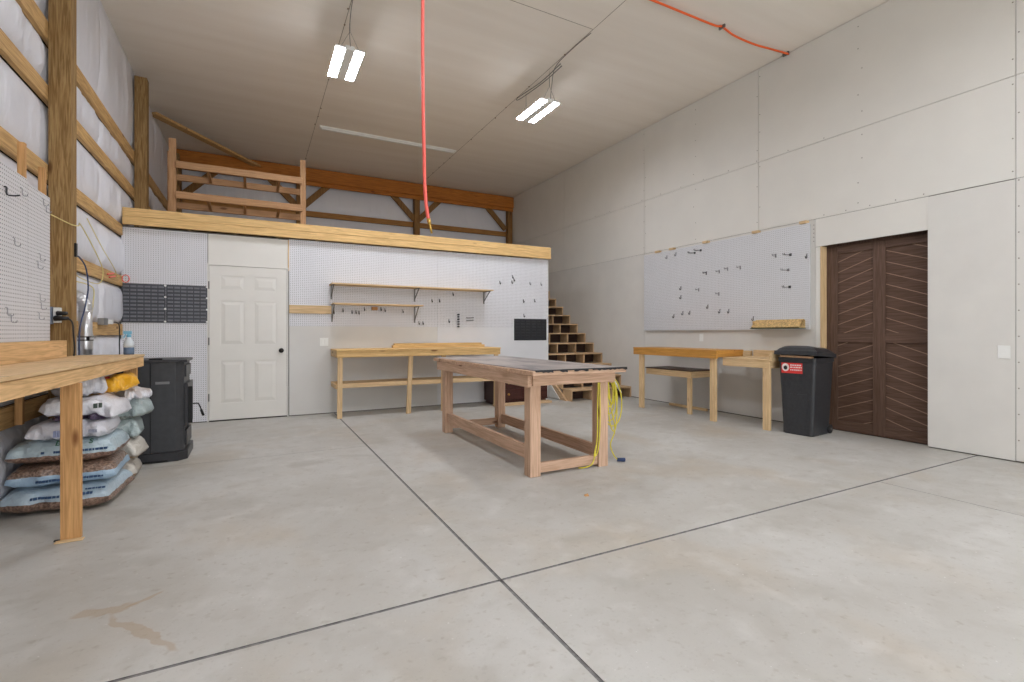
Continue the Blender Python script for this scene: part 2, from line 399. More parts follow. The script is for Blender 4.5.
# brown chevron sliding door in the wall
DX = 6.2
d2 = thing('door_2', (DX, 3, 0), kind='structure')
def w_brown(a): return wood('walnut_stained', (100, 78, 66), a, .3, .5, False)
Mbr = w_brown('Z'); Mbry = w_brown('Y')
board('stile', d2, Mbr, DX, DX+.045, 3.40, 3.545, .012, 2.21); board('stile', d2, Mbr, DX, DX+.045, 2.895, 3.02, .012, 2.21); board('stile', d2, Mbr, DX, DX+.045, 2.25, 2.37, .012, 2.21)
for y0, y1 in ((3.02, 3.40), (2.37, 2.895)):
    for z0, z1 in ((.012, .125), (1.06, 1.17), (2.12, 2.21)): board('rail', d2, Mbry, DX, DX+.045, y0, y1, z0, z1)
Mchev = wood('walnut_slat', (96, 74, 62), 'Y', .3, .5, False)
M_line = plain('slat_groove_highlight', (150, 122, 102), .5)  # pale groove lines with the bevel highlight put into their colour
def clip_poly(poly, z0, z1):
    for sgn, lim in ((1, z0), (-1, z1)):
        out = []
        for i in range(len(poly)):
            a, b = poly[i], poly[(i+1) % len(poly)]
            ia = sgn*(a[1]-lim) >= 0; ib = sgn*(b[1]-lim) >= 0
            if ia: out.append(a)
            if ia != ib:
                t = (lim-a[1])/(b[1]-a[1]); out.append((a[0]+(b[0]-a[0])*t, lim))
        poly = out
        if not poly: return poly
    return poly
SL = .37; SP = .125
for (y0, y1, sg) in ((3.02, 3.40, -1), (2.37, 2.895, 1)):
    for z0, z1 in ((.125, 1.06), (1.17, 2.12)):
        ms = MB(); mg = MB()
        k = -6
        while k*SP < 2.6:
            def zz(y): return k*SP+(SL*(y-y0) if sg > 0 else SL*(y1-y))+.02
            for (lo, hi, mb, xx) in ((.0045, SP-.0045, ms, DX+.018), (-.0045, .0045, mg, DX+.0155)):
                p = clip_poly([(y0, zz(y0)+lo), (y1, zz(y1)+lo), (y1, zz(y1)+hi), (y0, zz(y0)+hi)], z0, z1)
                if len(p) >= 3:
                    mb.quad(*[(xx, q[0], q[1]) for q in p][::-1])
            k += 1
        obj('slat_panel', ms, Mchev, d2); obj('slat_groove_highlight', mg, M_line, d2)
m = B(DX+.03, DX+.04, 2.2, 3.6, 0, 2.4); obj('back_panel', m, Mbr, d2)

# ------------------------------------------------------------------ left wall: posts, girts, vinyl-faced insulation
wl = thing('wall_left', (LX, 4, 0), kind='structure')
GX = -1.44
girts = [(.54, .68), (1.145, 1.28), (1.745, 1.87), (2.37, 2.495), (2.995, 3.12), (3.475, 3.62)]
for z0, z1 in girts:
    board('girt', wl, w_girt('Y'), GX-.04, GX, YN, YB, z0, z1)
bays = [0]+[z for g_ in girts for z in g_]+[H]
posty = [-1.0, 2.0, 5.1, 8.2, 11.35]
segs = []
for a, b in zip([YN]+posty, posty+[YB]): 
    n = 2 if b-a > 2 else 1
    for k in range(n): segs.append((a+(b-a)*k/n, a+(b-a)*(k+1)/n))
for zi in range(0, len(bays), 2):
    z0, z1 = bays[zi], bays[zi+1]
    for si, (y0, y1) in enumerate(segs):
        if y1 < 2: continue
        def fn(u, v, z0=z0, z1=z1, y0=y0, y1=y1):
            y = y0+(y1-y0)*u; z = z0+(z1-z0)*v
            bul = .058*(1-abs(2*v-1)**4)*(1-abs(2*u-1)**10)
            cv = y+.10*math.sin(v*3.14)
            wr_ = noise.noise(Vector((cv*6, z*.8+z0*7, 3)))*.018+(1-abs(noise.noise(Vector((cv*5, z*.6, z0+4)))*2))**6*.016
            edge = min(1, v*4, (1-v)*4)
            return (GX-.052+bul+wr_*edge, y, z)
        obj('insulation_panel', MB().grid(fn, 48, 14), M_vinyl, wl, smooth=True)
obj('wall_backing', B(GX-.12, GX-.085, YN, YB, 0, H), M_dark, wl)
for y in posty:
    board('post', wl, w_post('Z'), GX, GX+.14, y, y+.14, 0, 4.64 if y > 6 else H-.01, bevel=.006)
tag(obj('wall_near', MB().box(LX-.15, RX+.3, YN-.02, YN, 0, H), M_white), kind='structure')

# ------------------------------------------------------------------ back wall above the loft
wb = thing('wall_back', (2.3, YB, 0), kind='structure')
obj('wall_backing', B(LX-.15, RX+.2, YB+.06, YB+.1, 0, H), M_dark, wb)
bx = [GX-.02, .87, 3.49, 6.06]
bz = [(2.62, 2.96), (3.08, 3.76), (3.88, H)]
for z0, z1 in ((2.96, 3.08), (3.76, 3.88)): board('girt', wb, wood('lumber_backgirt', (176, 128, 72), 'X', .25), bx[0], bx[-1], YB-.03, YB+.01, z0, z1)
for z0, z1 in bz:
    for x0, x1 in zip(bx[:-1], bx[1:]):
        def fn(u, v, x0=x0, x1=x1, z0=z0, z1=z1):
            x = x0+(x1-x0)*(1-u); z = z0+(z1-z0)*v
            bul = .05*(1-abs(2*v-1)**4)*(1-abs(2*u-1)**10)
            wv = noise.noise(Vector((x*5, 8, z*1.2)))*.01+(abs(math.sin(x*38))*.012 if x < .8 else 0)
            return (x, YB+.03-bul-wv, z)
        obj('insulation_panel', MB().grid(fn, 60, 12), M_vinyl, wb, smooth=True)
Wpb = wood('lumber_backpost', (150, 112, 66), 'Z', .3)
for x in (GX+.02, .80, 3.42, 5.96): board('post', wb, Wpb, x, x+.13, YB-.17, YB-.03, 0, H-.01)
board('header_beam', wb, w_or('X'), GX, 6.09, YB-.24, YB-.17, 4.49, H-.02); board('header_beam', wb, w_or('X'), GX, 6.09, YB-.20, YB-.17, 4.40, 4.49)
for x, s in ((.865, 1), (.865, -1), (3.485, 1), (3.485, -1), (5.96, -1), (-1.3, 1)):
    obj('knee_brace', MB().bar((x+s*.05, YB-.1, 3.93), (x+s*.62, YB-.1, 4.50), .04, .13), Wpb, wb, .003)
br = MB().bar((GX, 9.55, 4.66), (.05, YB-.2, 4.66), .14, .045)
tag(obj('corner_brace', br, w_girt('X'), None, .003), 'long diagonal lumber brace under the ceiling across the far left corner', 'brace')

# ------------------------------------------------------------------ loft platform and partition wall
PY = 7.55
lo = thing('loft_platform', (1.6, PY, 2.48), 'wide timber edge beam and deck of the storage loft above the shop wall', 'loft')
board('rim_beam', lo, w_yel('X'), -1.43, 4.715, PY-.075, PY-.03, 2.50, 2.600, bevel=.005)
board('rim_beam', lo, w_yel('X'), -1.43, 4.715, PY-.072, PY-.03, 2.603, 2.705, bevel=.005)
obj('deck', B(-1.295, 4.71, PY-.03, YB-.25, 2.66, 2.69), w_pale('X'), lo)
for k in range(12): board('joist', lo, w_pale('Y'), -1.3+k*.52, -1.26+k*.52, PY+.12, YB-.26, 2.50, 2.66)

wc = thing('wall_center', (1.6, PY, 0), kind='structure')
def pan(name, mat, x0, x1, z0, z1, y=PY, t=.012): return obj(name, B(x0, x1, y, y+t, z0, z1), mat, wc)
pan('pegboard_panel', M_pegw, -1.452, -.553, .012, 2.475)
pan('header_panel', M_doorw, -.545, .408, 2.085, 2.475)
pan('pegboard_panel', M_pegw, .425, 2.6025, 1.267, 2.49); pan('pegboard_panel', M_pegw, 2.6035, 4.69, 1.267, 2.49)
M_lowd = plain('drywall_low_panel', (216, 214, 210), .7, 0, .02, 3)
pan('drywall_panel', M_lowd, .425, 2.6025, .012, 1.266); pan('drywall_panel', plain('drywall_low_panel_right', (220, 220, 222), .7, 0, .02, 3), 2.6035, 4.69, .012, 1.266)
m = MB(); m.box(-1.45, -.553, PY+.012, PY+.1, 0, 2.49); m.box(-.553, .425, PY+.012, PY+.1, 2.085, 2.49); m.box(.425, 4.69, PY+.012, PY+.1, 0, 2.49)
obj('partition_core', m, M_groove, wc)
obj('partition_end', B(4.69, 4.702, PY-.002, PY+.1, .012, 2.49), M_white, wc)
obj('stair_side_panel', B(4.69, 4.702, PY+.1, YB-.3, .012, 2.49), M_white, wc)
board('casing_strip', wc, w_pale('Z'), .409, .424, PY-.006, PY+.01, 2.04, 2.475, bevel=.001)
obj('door_casing', MB().box(-.553, -.538, PY-.008, PY+.05, 0, 2.085).box(.40, .415, PY-.008, PY+.05, 0, 2.085).box(-.538, .40, PY-.008, PY+.05, 2.067, 2.085), M_doorw, wc)
tag(obj('door_1_threshold_trim', B(-.54, .4, PY, PY+.05, 0.001, .006), M_dark), kind='structure').name = 'trim_2'

# six-panel door
d1 = thing('door_1', (-.07, PY, 0), kind='structure')
dx0, dx1, dz0, dz1 = -.533, .395, .018, 2.062
yf = PY-.004
m = MB(); m.box(dx0, dx1, yf+.008, yf+.04, dz0, dz1)
cols = [(dx0+.125, dx0+.125+.285), (dx1-.125-.285, dx1-.125)]
rows = [(.235, .80), (1.01, 1.60), (1.74, 1.935)]
xs_ = [dx0, cols[0][0], cols[0][1], cols[1][0], cols[1][1], dx1]
zs_ = [dz0, rows[0][0], rows[0][1], rows[1][0], rows[1][1], rows[2][0], rows[2][1], dz1]
for i in range(5):
    for j in range(7):
        if not (i in (1, 3) and j in (1, 3, 5)):
            m.box(xs_[i], xs_[i+1], yf, yf+.01, zs_[j], zs_[j+1])
obj('door_slab', m, M_doorw, d1)
for x0, x1 in cols:
    for z0, z1 in rows:
        p = MB(); i = .045; a = (x0+.012, x1-.012, z0+.012, z1-.012)
        o_ = [(a[0], yf+.008, a[2]), (a[1], yf+.008, a[2]), (a[1], yf+.008, a[3]), (a[0], yf+.008, a[3])]
        n_ = [(a[0]+i, yf+.0005, a[2]+i), (a[1]-i, yf+.0005, a[2]+i), (a[1]-i, yf+.0005, a[3]-i), (a[0]+i, yf+.0005, a[3]-i)]
        p.quad(*n_)
        for k in range(4): p.quad(o_[k], o_[(k+1) % 4], n_[(k+1) % 4], n_[k])
        obj('raised_panel', p, M_doorw, d1)
k = MB(); k.cyl((.325, yf-.001, .927), (.325, yf-.012, .927), .033, n=24); k.cyl((.325, yf-.012, .927), (.325, yf-.04, .927), .012)
kn = obj('knob_rose', k, M_black, d1, smooth=True)
kk = MB()
for a, b, r0, r1 in ((.036, .046, .018, .03), (.046, .062, .03, .031), (.062, .07, .031, .02)): kk.cyl((.325, yf-a, .927), (.325, yf-b, .927), r0, r1, 24)
tag(obj('knob', kk, M_black, d1, smooth=True), 'round black door knob')
for z in (.32, 1.06, 1.80): obj('hinge', B(dx0-.012, dx0+.004, yf-.008, yf, z-.05, z+.05), M_grey, d1)

# ------------------------------------------------------------------ louvered panels
M_liplight = plain('louver_lip', (112, 114, 120), .45, .1, .08)
def louver(name_x0, x1, z0, z1, cols_, rows_, mat, label, y=PY, clips=True):
    x0 = name_x0
    t = thing('louvered_panel', ((x0+x1)/2, y, z0), label, 'louvered panel')
    m = MB(); m.box(x0, x1, y-.006, y-.001, z0, z1)
    obj('back_plate', m, mat, t)
    m = MB(); cw = (x1-x0-.02)/cols_; rh = (z1-z0-.02)/rows_
    for i in range(cols_):
        for j in range(rows_):
            a = x0+.01+i*cw+cw*.1; b = a+cw*.8; c = z0+.01+j*rh+rh*.2; d = c+rh*.5
            m.hexa([(a, y-.018, c), (b, y-.018, c), (b, y-.006, c), (a, y-.006, c), (a, y-.010, d), (b, y-.010, d), (b, y-.006, d), (a, y-.006, d)])
    obj('louver_lips', m, M_liplight if mat is M_louv else mat, t)
    if clips:
        for zz in (z0+.015, z0+(z1-z0)*.36, z0+(z1-z0)*.67, z1-.015):
            obj('mounting_clip', MB().cyl((x1-.004, y-.022, zz), (x1-.004, y-.006, zz), .012, n=10), M_wplast, t)
    return t
louver(-1.45, -1.003, 1.30, 1.785, 6, 10, M_louv, 'left half of the grey louvered bin panel on pegboard beside the white door')
louver(-1.0, -.553, 1.30, 1.785, 6, 10, M_louv, 'right half of the grey louvered bin panel on pegboard, nearer the white door')
louver(4.0, 4.33, 1.04, 1.42, 3, 7, M_louvd, 'left half of the small charcoal louvered panel by the stairs', clips=False)
louver(4.332, 4.66, 1.04, 1.42, 3, 7, M_louvd, 'right half of the small charcoal louvered panel, at wall edge by the stairs', clips=False)

# wood strip across the partition
tag(board('wood_strip', None, w_pale('X'), .425, .985, PY-.02, PY-.001, 1.447, 1.565), 'short flat pale wood board screwed across pegboard right of the white door', 'board')

# ------------------------------------------------------------------ wall shelves
def shelf(x0, x1, z, y0, brackets, label, drop):
    t = thing('wall_shelf', ((x0+x1)/2, PY, z-drop), label, 'shelf')
    board('shelf_board', t, w_pale('X'), x0, x1, y0, PY-.004, z-.02, z, bevel=.002)
    for bxx in brackets:
        m = MB(); m.box(bxx-.012, bxx+.012, PY-.007, PY-.001, z-.02-drop, z-.02); m.box(bxx-.012, bxx+.012, y0+.02, PY-.004, z-.026, z-.02)
        m.bar((bxx, PY-.008, z-drop+.02), (bxx, y0+.05, z-.028), .012, .01)
        obj('bracket', m, M_grey, t)
    return t
shelf(.955, 3.47, 1.88, 7.26, (.985, 2.225, 3.42), 'long upper wooden wall shelf on three grey metal brackets over back workbench', .20)
shelf(.985, 2.29, 1.60, 7.28, (.995, 2.225), 'shorter lower wooden wall shelf on two brackets, under the long one', .25)

# ------------------------------------------------------------------ back workbench
bb = thing('workbench', (2.2, 7.2, 0), 'long pale wood workbench with low shelf against the back pegboard wall', 'workbench')
board('worktop', bb, w_yel('X'), .975, 3.455, 6.965, PY-.004, .922, .942)
board('apron', bb, w_yel('X'), .98, 3.45, 6.975, 7.013, .835, .922)
board('side_apron', bb, w_pale('Y'), .98, 1.018, 7.013, PY-.01, .835, .922)
for x, dx in ((1.00, 0), (1.955, .03), (2.49, 0), (3.37, 0)):
    obj('leg', MB().hexa([(x-.01, 7.0, 0), (x+.055, 7.0, 0), (x+.055, 7.038, 0), (x-.01, 7.038, 0), (x+dx, 7.014, .835), (x+.065+dx, 7.014, .835), (x+.065+dx, 7.052, .835), (x+dx, 7.052, .835)]), w_pale('Z'), bb, .003)
board('low_shelf', bb, w_pale('X'), .965, 3.44, 7.055, 7.46, .455, .472)
board('shelf_rail', bb, w_pale('X'), .975, 3.44, 7.04, 7.055, .41, .472)
for x in (.975, 3.37): board('shelf_cleat', bb, w_pale('Y'), x, x+.035, 7.055, 7.5, .40, .455)
tag(board('lumber_board', None, w_yel('X'), 1.85, 3.37, 7.40, 7.49, .943, .982), 'yellow lumber board lying along the back edge of the back workbench', 'board')
tag(board('lumber_board', None, w_yel('X'), 1.88, 3.33, 7.43, 7.50, .983, 1.012), 'thinner board stacked on top of the yellow board on back workbench', 'board')

# dark drawer chest on the floor under / right of the back bench
ch = thing('drawer_chest', (3.93, 7.32, 0), 'low dark red-brown drawer chest on the floor beside the back workbench', 'cabinet')
Mch = wood('cherry_stained', (74, 40, 34), 'X', .3, .4, False)
obj('carcass', MB().box(3.42, 4.45, 7.17, 7.53, .05, .46), Mch, ch, .004)
board('plinth', ch, Mch, 3.44, 4.43, 7.19, 7.5, .0, .05)
for x0, x1 in ((3.45, 3.925), (3.945, 4.42)):
    for z0, z1 in ((.08, .245), (.265, .43)):
        dr = board('drawer', ch, Mch, x0, x1, 7.155, 7.17, z0, z1)
        obj('knob', MB().cyl(((x0+x1)/2, 7.155, (z0+z1)/2), ((x0+x1)/2, 7.135, (z0+z1)/2), .016, .018, 14), M_brass, dr, smooth=True)
tag(board('floor_board', None, w_step('X'), 3.38, 4.42, 6.98, 7.11, 0.001, .035), 'pale wood plank lying on the floor in front of the dark drawer chest', 'board')

# ------------------------------------------------------------------ staircase
st = thing('staircase', (5.4, 6.9, 0), 'unpainted plywood box-step staircase climbing along the right wall to the loft', 'staircase')
M_stepb = wood('step_cubby_shade', (70, 50, 40), 'X', .3)  # dark step backs: the shade inside the open cubbies is in the colour
SX0, SX1 = 4.775, 6.095; rise, run = .195, .28
for k in range(1, 14):
    y0 = 6.92+(k-1)*run; zt = rise*k; y1 = y0+run+.03
    board('tread', st, w_step('X'), SX0, SX1, y0, min(y1+.02, YB-.3), zt-.024, zt, bevel=.002)
    if True:
        for j in range(4):
            x = SX0+j*(SX1-SX0-.022)/3
            board('divider', st, w_step('Z'), x, x+.022, y0+.004, y0+.27, zt-rise, zt-.024, bevel=.001)
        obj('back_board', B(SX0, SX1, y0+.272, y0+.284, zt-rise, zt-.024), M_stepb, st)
obj('stringer', MB().hexa([(SX0-.04, 7.02, .0), (SX0-.003, 7.02, .0), (SX0-.003, 7.26, .0), (SX0-.04, 7.26, .0),
    (SX0-.04, 7.02+3.3, 2.3), (SX0-.003, 7.02+3.3, 2.3), (SX0-.003, 7.26+3.5, 2.3), (SX0-.04, 7.26+3.5, 2.3)]), w_step('Y'), st)
obj('skirt_panel', MB().hexa([(SX0-.062, 7.2, .012), (SX0-.045, 7.2, .012), (SX0-.045, PY-.005, .012), (SX0-.062, PY-.005, .012),
    (SX0-.062, PY-.04, .26), (SX0-.045, PY-.04, .26), (SX0-.045, PY-.005, .26), (SX0-.062, PY-.005, .26)]), M_white, st)

# ------------------------------------------------------------------ central table
tb = thing('work_table', (2.36, 4.5, 0), 'big fir work table with worn grey top standing mid floor', 'table')
TX0, TX1, TY0, TY1, TZ = 1.91, 2.857, 3.30, 5.72, .875
m = MB(); y = TY0; random.seed(3)
while y < TY1-.02:
    w = min(.138, TY1-y); m.box(TX0+random.uniform(0, .022), TX1-random.uniform(0, .012), y+.003, y+w-.004, TZ-.042, TZ-.006); y += w
obj('top_boards', m, w_pink('X'), tb, .003)
def topmat():
    m, nt, b = newmat('worn_table_covering'); L = nt.links.new
    tc = nt.nodes.new('ShaderNodeTexCoord'); mp = nt.nodes.new('ShaderNodeMapping'); mp.inputs['Scale'].default_value = (1, .35, 1)
    L(tc.outputs['Object'], mp.inputs['Vector'])
    n = nt.nodes.new('ShaderNodeTexNoise'); n.inputs['Scale'].default_value = 5; n.inputs['Detail'].default_value = 9; n.inputs['Distortion'].default_value = .7; L(mp.outputs[0], n.inputs['Vector'])
    cr = nt.nodes.new('ShaderNodeValToRGB'); e = cr.color_ramp.elements
    e[0].position = .35; e[0].color = lin((124, 117, 116)); e[1].position = .7; e[1].color = lin((188, 176, 168))
    q = e.new(.52); q.color = lin((170, 160, 155))
    L(n.outputs['Fac'], cr.inputs['Fac']); L(cr.outputs[0], b.inputs['Base Color']); b.inputs['Roughness'].default_value = .42
    return m
m = MB(); N = 40
random.seed(11)
fe = [TY0+.004+random.random()**2*.02 for _ in range(N+1)]
for i in range(N):
    xa = TX0+.045+(TX1-TX0-.05)*i/N; xb = TX0+.045+(TX1-TX0-.05)*(i+1)/N
    m.hexa([(xa, fe[i], TZ-.006), (xb, fe[i+1], TZ-.006), (xb, TY1-.01, TZ-.006), (xa, TY1-.01, TZ-.006), (xa, fe[i], TZ), (xb, fe[i+1], TZ), (xb, TY1-.01, TZ), (xa, TY1-.01, TZ)])
obj('top_covering', m, topmat(), tb)
tb_e = [.010+.012*random.random() for _ in range(N+1)]
m = MB()
for i in range(N):
    xa = TX0+.03+(TX1-TX0-.03)*i/N; xb = TX0+.03+(TX1-TX0-.03)*(i+1)/N
    d0 = tb_e[i]; d1_ = tb_e[i+1]
    if i in (7, 8, 9, 13, 14, 15, 22, 23): d0 = d1_ = .006
    m.hexa([(xa, TY0-.006, TZ-d0), (xb, TY0-.006, TZ-d1_), (xb, TY0+.001, TZ-d1_), (xa, TY0+.001, TZ-d0), (xa, TY0-.003, TZ+.002), (xb, TY0-.003, TZ+.002), (xb, TY0+.02, TZ+.002), (xa, TY0+.02, TZ+.002)])
obj('torn_edge_strip', m, M_blackp, tb)
LT = .10
for x in (1.965, 2.655):
    for y in (3.43, 5.43): board('leg', tb, w_pink('Z'), x, x+LT, y, y+LT, 0, TZ-.044, bevel=.005)
z0, z1 = .735, TZ-.044
board('long_apron', tb, w_pink('Y'), 1.925, 1.963, 3.40, 5.60, z0, z1); board('long_apron', tb, w_pink('Y'), 2.757, 2.795, 3.40, 5.60, z0, z1)
board('short_apron', tb, w_pink('X'), 1.965, 2.80, 3.385, 3.425, z0+.01, z1); board('short_apron', tb, w_pink('X'), 1.965, 2.755, 5.535, 5.575, z0, z1)
board('long_rail', tb, w_pink('Y'), 1.995, 2.033, 3.532, 5.428, .125, .235); board('long_rail', tb, w_pink('Y'), 2.70, 2.738, 3.532, 5.428, .06, .17)
board('short_rail', tb, w_pink('X'), 2.068, 2.652, 3.445, 3.483, .025, .105); board('short_rail', tb, w_pink('X'), 2.068, 2.652, 5.46, 5.498, .04, .12)

# yellow cord hung on the table end
random.seed(5)
yc = thing('extension_cord', (2.82, 3.5, 0), 'bundled yellow extension cord hanging from the end of the fir work table', 'cord')
m = MB()
hx, hy = 2.83, 3.52
for i, (w_, dz, oy) in enumerate(((.035, .30, 0), (.07, .36, .02), (.10, .42, .03), (.05, .50, -.02), (.12, .45, .0), (.03, .25, .02))):
    pts = []
    for k in range(9):
        q = math.pi*2*k/8
        pts.append((hx+.02+w_*1.0*math.sin(q)+.02*i/6, hy+oy+.02*math.cos(q)*i*.3, .80-dz/2*(1-math.cos(q))-.005*i))
    m.tube(pts, .0055, 6)
m.tube([(hx-.01, hy, .8), (hx+.03, hy, .5), (hx+.06, hy-.02, .3), (hx+.0, hy-.03, .17), (hx+.05, hy-.02, .06), (hx+.09, hy-.02, .02)], .0055, 6)
obj('cord_loops', m, M_yellow, yc, smooth=True)
obj('cord_strand', MB().tube([(2.64, 3.42, .76), (2.635, 3.425, .5), (2.63, 3.42, .3), (2.60, 3.41, .14), (2.56, 3.40, .05), (2.50, 3.42, .02), (2.46, 3.46, .012)], .0055, 6).tube([(2.65, 3.415, .76), (2.655, 3.415, .4), (2.63, 3.41, .16), (2.58, 3.40, .11), (2.60, 3.4, .2)], .0055, 6), M_yellow, yc, smooth=True)
obj('connector', MB().cyl((hx+.085, hy-.02, .02), (hx+.15, hy-.05, .018), .016, .018, 12), M_blue, yc, smooth=True)
m = MB().cyl((hx+.05, hy+.03, .80), (hx+.17, hy+.03, .62), .008, n=8)
obj('hanger_hook', m, M_wplast, yc)
tag(obj('debris_chip', MB().hexa([(2.09, 2.86, .001), (2.12, 2.85, .001), (2.13, 2.88, .001), (2.10, 2.89, .001), (2.095, 2.865, .012), (2.11, 2.855, .006), (2.125, 2.875, .014), (2.105, 2.885, .008)]), w_leg('X')), 'tiny brown wood chip on the concrete in front of the fir table', 'debris')

# ------------------------------------------------------------------ red hose, orange cord, lights
rh = thing('air_hose', (.98, 3.1, 1.86), 'red air hose hanging straight down from the ceiling mid room', 'hose')
obj('hose', MB().tube([(.963, 3.1, H-.01), (.966, 3.1, 4.2), (.972, 3.11, 3.5), (.968, 3.1, 3.0), (.972, 3.1, 2.6), (.978, 3.1, 2.35), (.982, 3.1, 2.15), (.992, 3.1, 2.01), (1.010, 3.1, 1.90)], .0115, 10), M_red, rh, smooth=True)
obj('hose_fitting', MB().cyl((1.007, 3.1, 1.92), (1.015, 3.1, 1.885), .013, .012, 12).cyl((1.015, 3.1, 1.885), (1.030, 3.1, 1.825), .008, .007, 10), M_brass, rh, smooth=True)
obj('ceiling_clip', MB().cyl((.963, 3.1, H), (.963, 3.1, H-.03), .03, n=12), M_grey, rh)
oc = thing('extension_cord', (4.9, 3.95, H-.06), 'orange extension cord strung across the ceiling to the right wall', 'cord')
obj('cord_run', MB().tube([(2.9, 3.98, H-.012), (3.6, 3.99, H-.02), (3.95, 3.975, H-.03), (4.35, 3.95, H-.05), (4.75, 3.96, H-.035), (4.87, 3.96, H-.014), (5.1, 3.98, H-.04), (5.45, 3.97, H-.055), (5.8, 3.95, H-.04), (6.08, 3.93, H-.03)], .012, 8), M_orange, oc, smooth=True)
for x in (4.87, 6.07): obj('staple', B(x-.01, x+.01, 3.92, 4.0, H-.035, H), M_grey, oc)

E_led = emis('led_panel', (242, 246, 255), 84)
def led(x, y, label, z=4.35, cord=True):
    t = thing('shop_light', (x, y, z), label, 'light', 'hanging LED shop lights')
    hw = .155; hl = .36
    obj('housing', MB().box(x-.05, x+.05, y-hl, y+hl, z, z+.05).box(x-hw, x-.05, y-hl, y+hl, z+.012, z+.03).box(x+.05, x+hw, y-hl, y+hl, z+.012, z+.03), M_wplast, t, .003)
    for s in (-1, 1):
        obj('led_tube', B(x+s*.105-.048, x+s*.105+.048, y-hl+.01, y+hl-.01, z+.006, z+.012), E_led, t)
    for sy in (-1, 1):
        m = MB().tube([(x-.10, y+sy*.33, z+.028), (x-.003, y+sy*.33, z+.22), (x, y+sy*.33, H-.002), (x+.003, y+sy*.33, z+.22), (x+.10, y+sy*.33, z+.028)], .002, 5, 1)
        obj('hanging_wire', m, M_grey, t)
    if cord:
        obj('power_cord', MB().tube([(x, y-.36, z+.04), (x-.02, y-.42, z+.2), (x-.01, y-.5, H-.03), (x-.03, y-.9, H-.012), (x-.02, y-1.3, H-.012)], .004, 6), M_grey, t, smooth=True)
    return t
led(.95, 6.08, 'lit hanging LED shop light with two tubes, left of the red hose')
led(3.60, 6.08, 'lit hanging LED shop light with two tubes, right of the red hose')
for x in (.95, 3.60):
    for y in (1.3, -2.2): led(x, y, 'added hanging LED shop light, unseen behind the camera', cord=False)  # unseen fixtures, only presumed here, added to light the room
# second cord loop pinned flat near the right light
tag(obj('cable', MB().tube([(3.62, 5.5, H-.02), (3.60, 6.0, H-.05), (3.57, 6.6, H-.012), (3.61, 6.62, H-.02), (3.66, 6.0, H-.03), (3.67, 5.55, H-.012)], .005, 6), M_grey, smooth=True), 'thin grey cable looped along the ceiling above the right shop light', 'cable')
sl = thing('strip_light', (2.26, 9.15, H-.06), 'long thin unlit white strip light fixed flat to the ceiling', 'light')
obj('fixture_body', MB().box(1.0, 3.53, 9.10, 9.20, H-.03, H-.001), M_wplast, sl, .004)
obj('diffuser', MB().box(1.03, 3.50, 9.115, 9.185, H-.055, H-.03), M_wplast, sl, .01)

# ------------------------------------------------------------------ loft storage rack
lr = thing('storage_rack', (-.17, 8.3, 2.69), 'open lumber storage rack standing on the loft, empty, two levels', 'rack')
Wr = lambda a: wood('lumber_rack', (178, 138, 100), a, .22)
for x0, x1, zt in ((-1.03, -.945, 3.80), (.60, .675, 3.77)):
    board('upright', lr, Wr('Z'), x0, x1, 7.98, 8.018, 2.69, zt)
for x0, x1, zt in ((-1.12, -1.07, 3.80), (.68, .73, 3.77)): board('upright', lr, Wr('Z'), x0, x1, 8.56, 8.598, 2.69, zt)
for z in (3.40, 2.99):
    board('rail', lr, Wr('X'), -.944, .63, 7.942, 7.978, z, z+.095); board('rail', lr, Wr('X'), -1.12, .73, 8.60, 8.638, z, z+.095)
    for k in range(3): board('cross_bar', lr, Wr('Y'), -.60+k*.45, -.565+k*.45, 7.98, 8.60, z+.01, z+.05)

# ------------------------------------------------------------------ right wall pegboard and things on it
pr = thing('pegboard', (6.07, 5.1, 1.2), 'large white pegboard mounted on the right wall above the benches', 'pegboard')
obj('panel', B(6.055, 6.062, 3.645, 5.0825, 1.215, 2.53), M_pegs, pr); obj('panel', B(6.055, 6.062, 5.0835, 6.55, 1.215, 2.53), M_pegs, pr)
obj('frame', MB().box(6.062, 6.10, 3.66, 3.70, 1.22, 2.52).box(6.062, 6.10, 6.49, 6.53, 1.22, 2.52).box(6.062, 6.10, 3.70, 6.49, 1.22, 1.26).box(6.062, 6.10, 3.70, 6.49, 2.48, 2.52), M_edge, pr)
for i, y in enumerate((6.22, 5.90, 5.22, 4.38, 3.72)):
    tag(obj('wood_block', B(6.03, 6.099, y-.045, y+.045, 2.532, 2.565), w_pale('Y'), None, .003),
        ['leftmost small wood block on top of the right wall pegboard', 'second small wood block from the left on the right wall pegboard', 'middle small wood block on top of right wall pegboard', 'small wood block atop pegboard under the vertical drywall seam', 'rightmost small wood block on the pegboard, near the brown door'][i], 'wood block', 'wood blocks along the pegboard top')
# chipboard rack shelf
sh = thing('small_shelf', (6.0, 4.03, 1.24), 'short chipboard ledge shelf fixed low on the right wall pegboard', 'shelf')
M_osb = plain('chipboard', (206, 172, 116), .7, 0, .3, 45)
obj('sloped_board', MB().hexa([(5.93, 3.70, 1.245), (5.95, 3.70, 1.235), (5.95, 4.36, 1.235), (5.93, 4.36, 1.245), (6.03, 3.70, 1.345), (6.05, 3.70, 1.335), (6.05, 4.36, 1.335), (6.03, 4.36, 1.345)]), M_osb, sh)
obj('bottom_ledge', MB().box(5.92, 6.054, 3.69, 4.37, 1.225, 1.236), plain('ledge_dark', (70, 82, 62), .6), sh)
obj('end_block', MB().box(5.96, 6.054, 3.70, 3.72, 1.236, 1.33).box(5.96, 6.054, 4.34, 4.36, 1.236, 1.33), M_osb, sh)
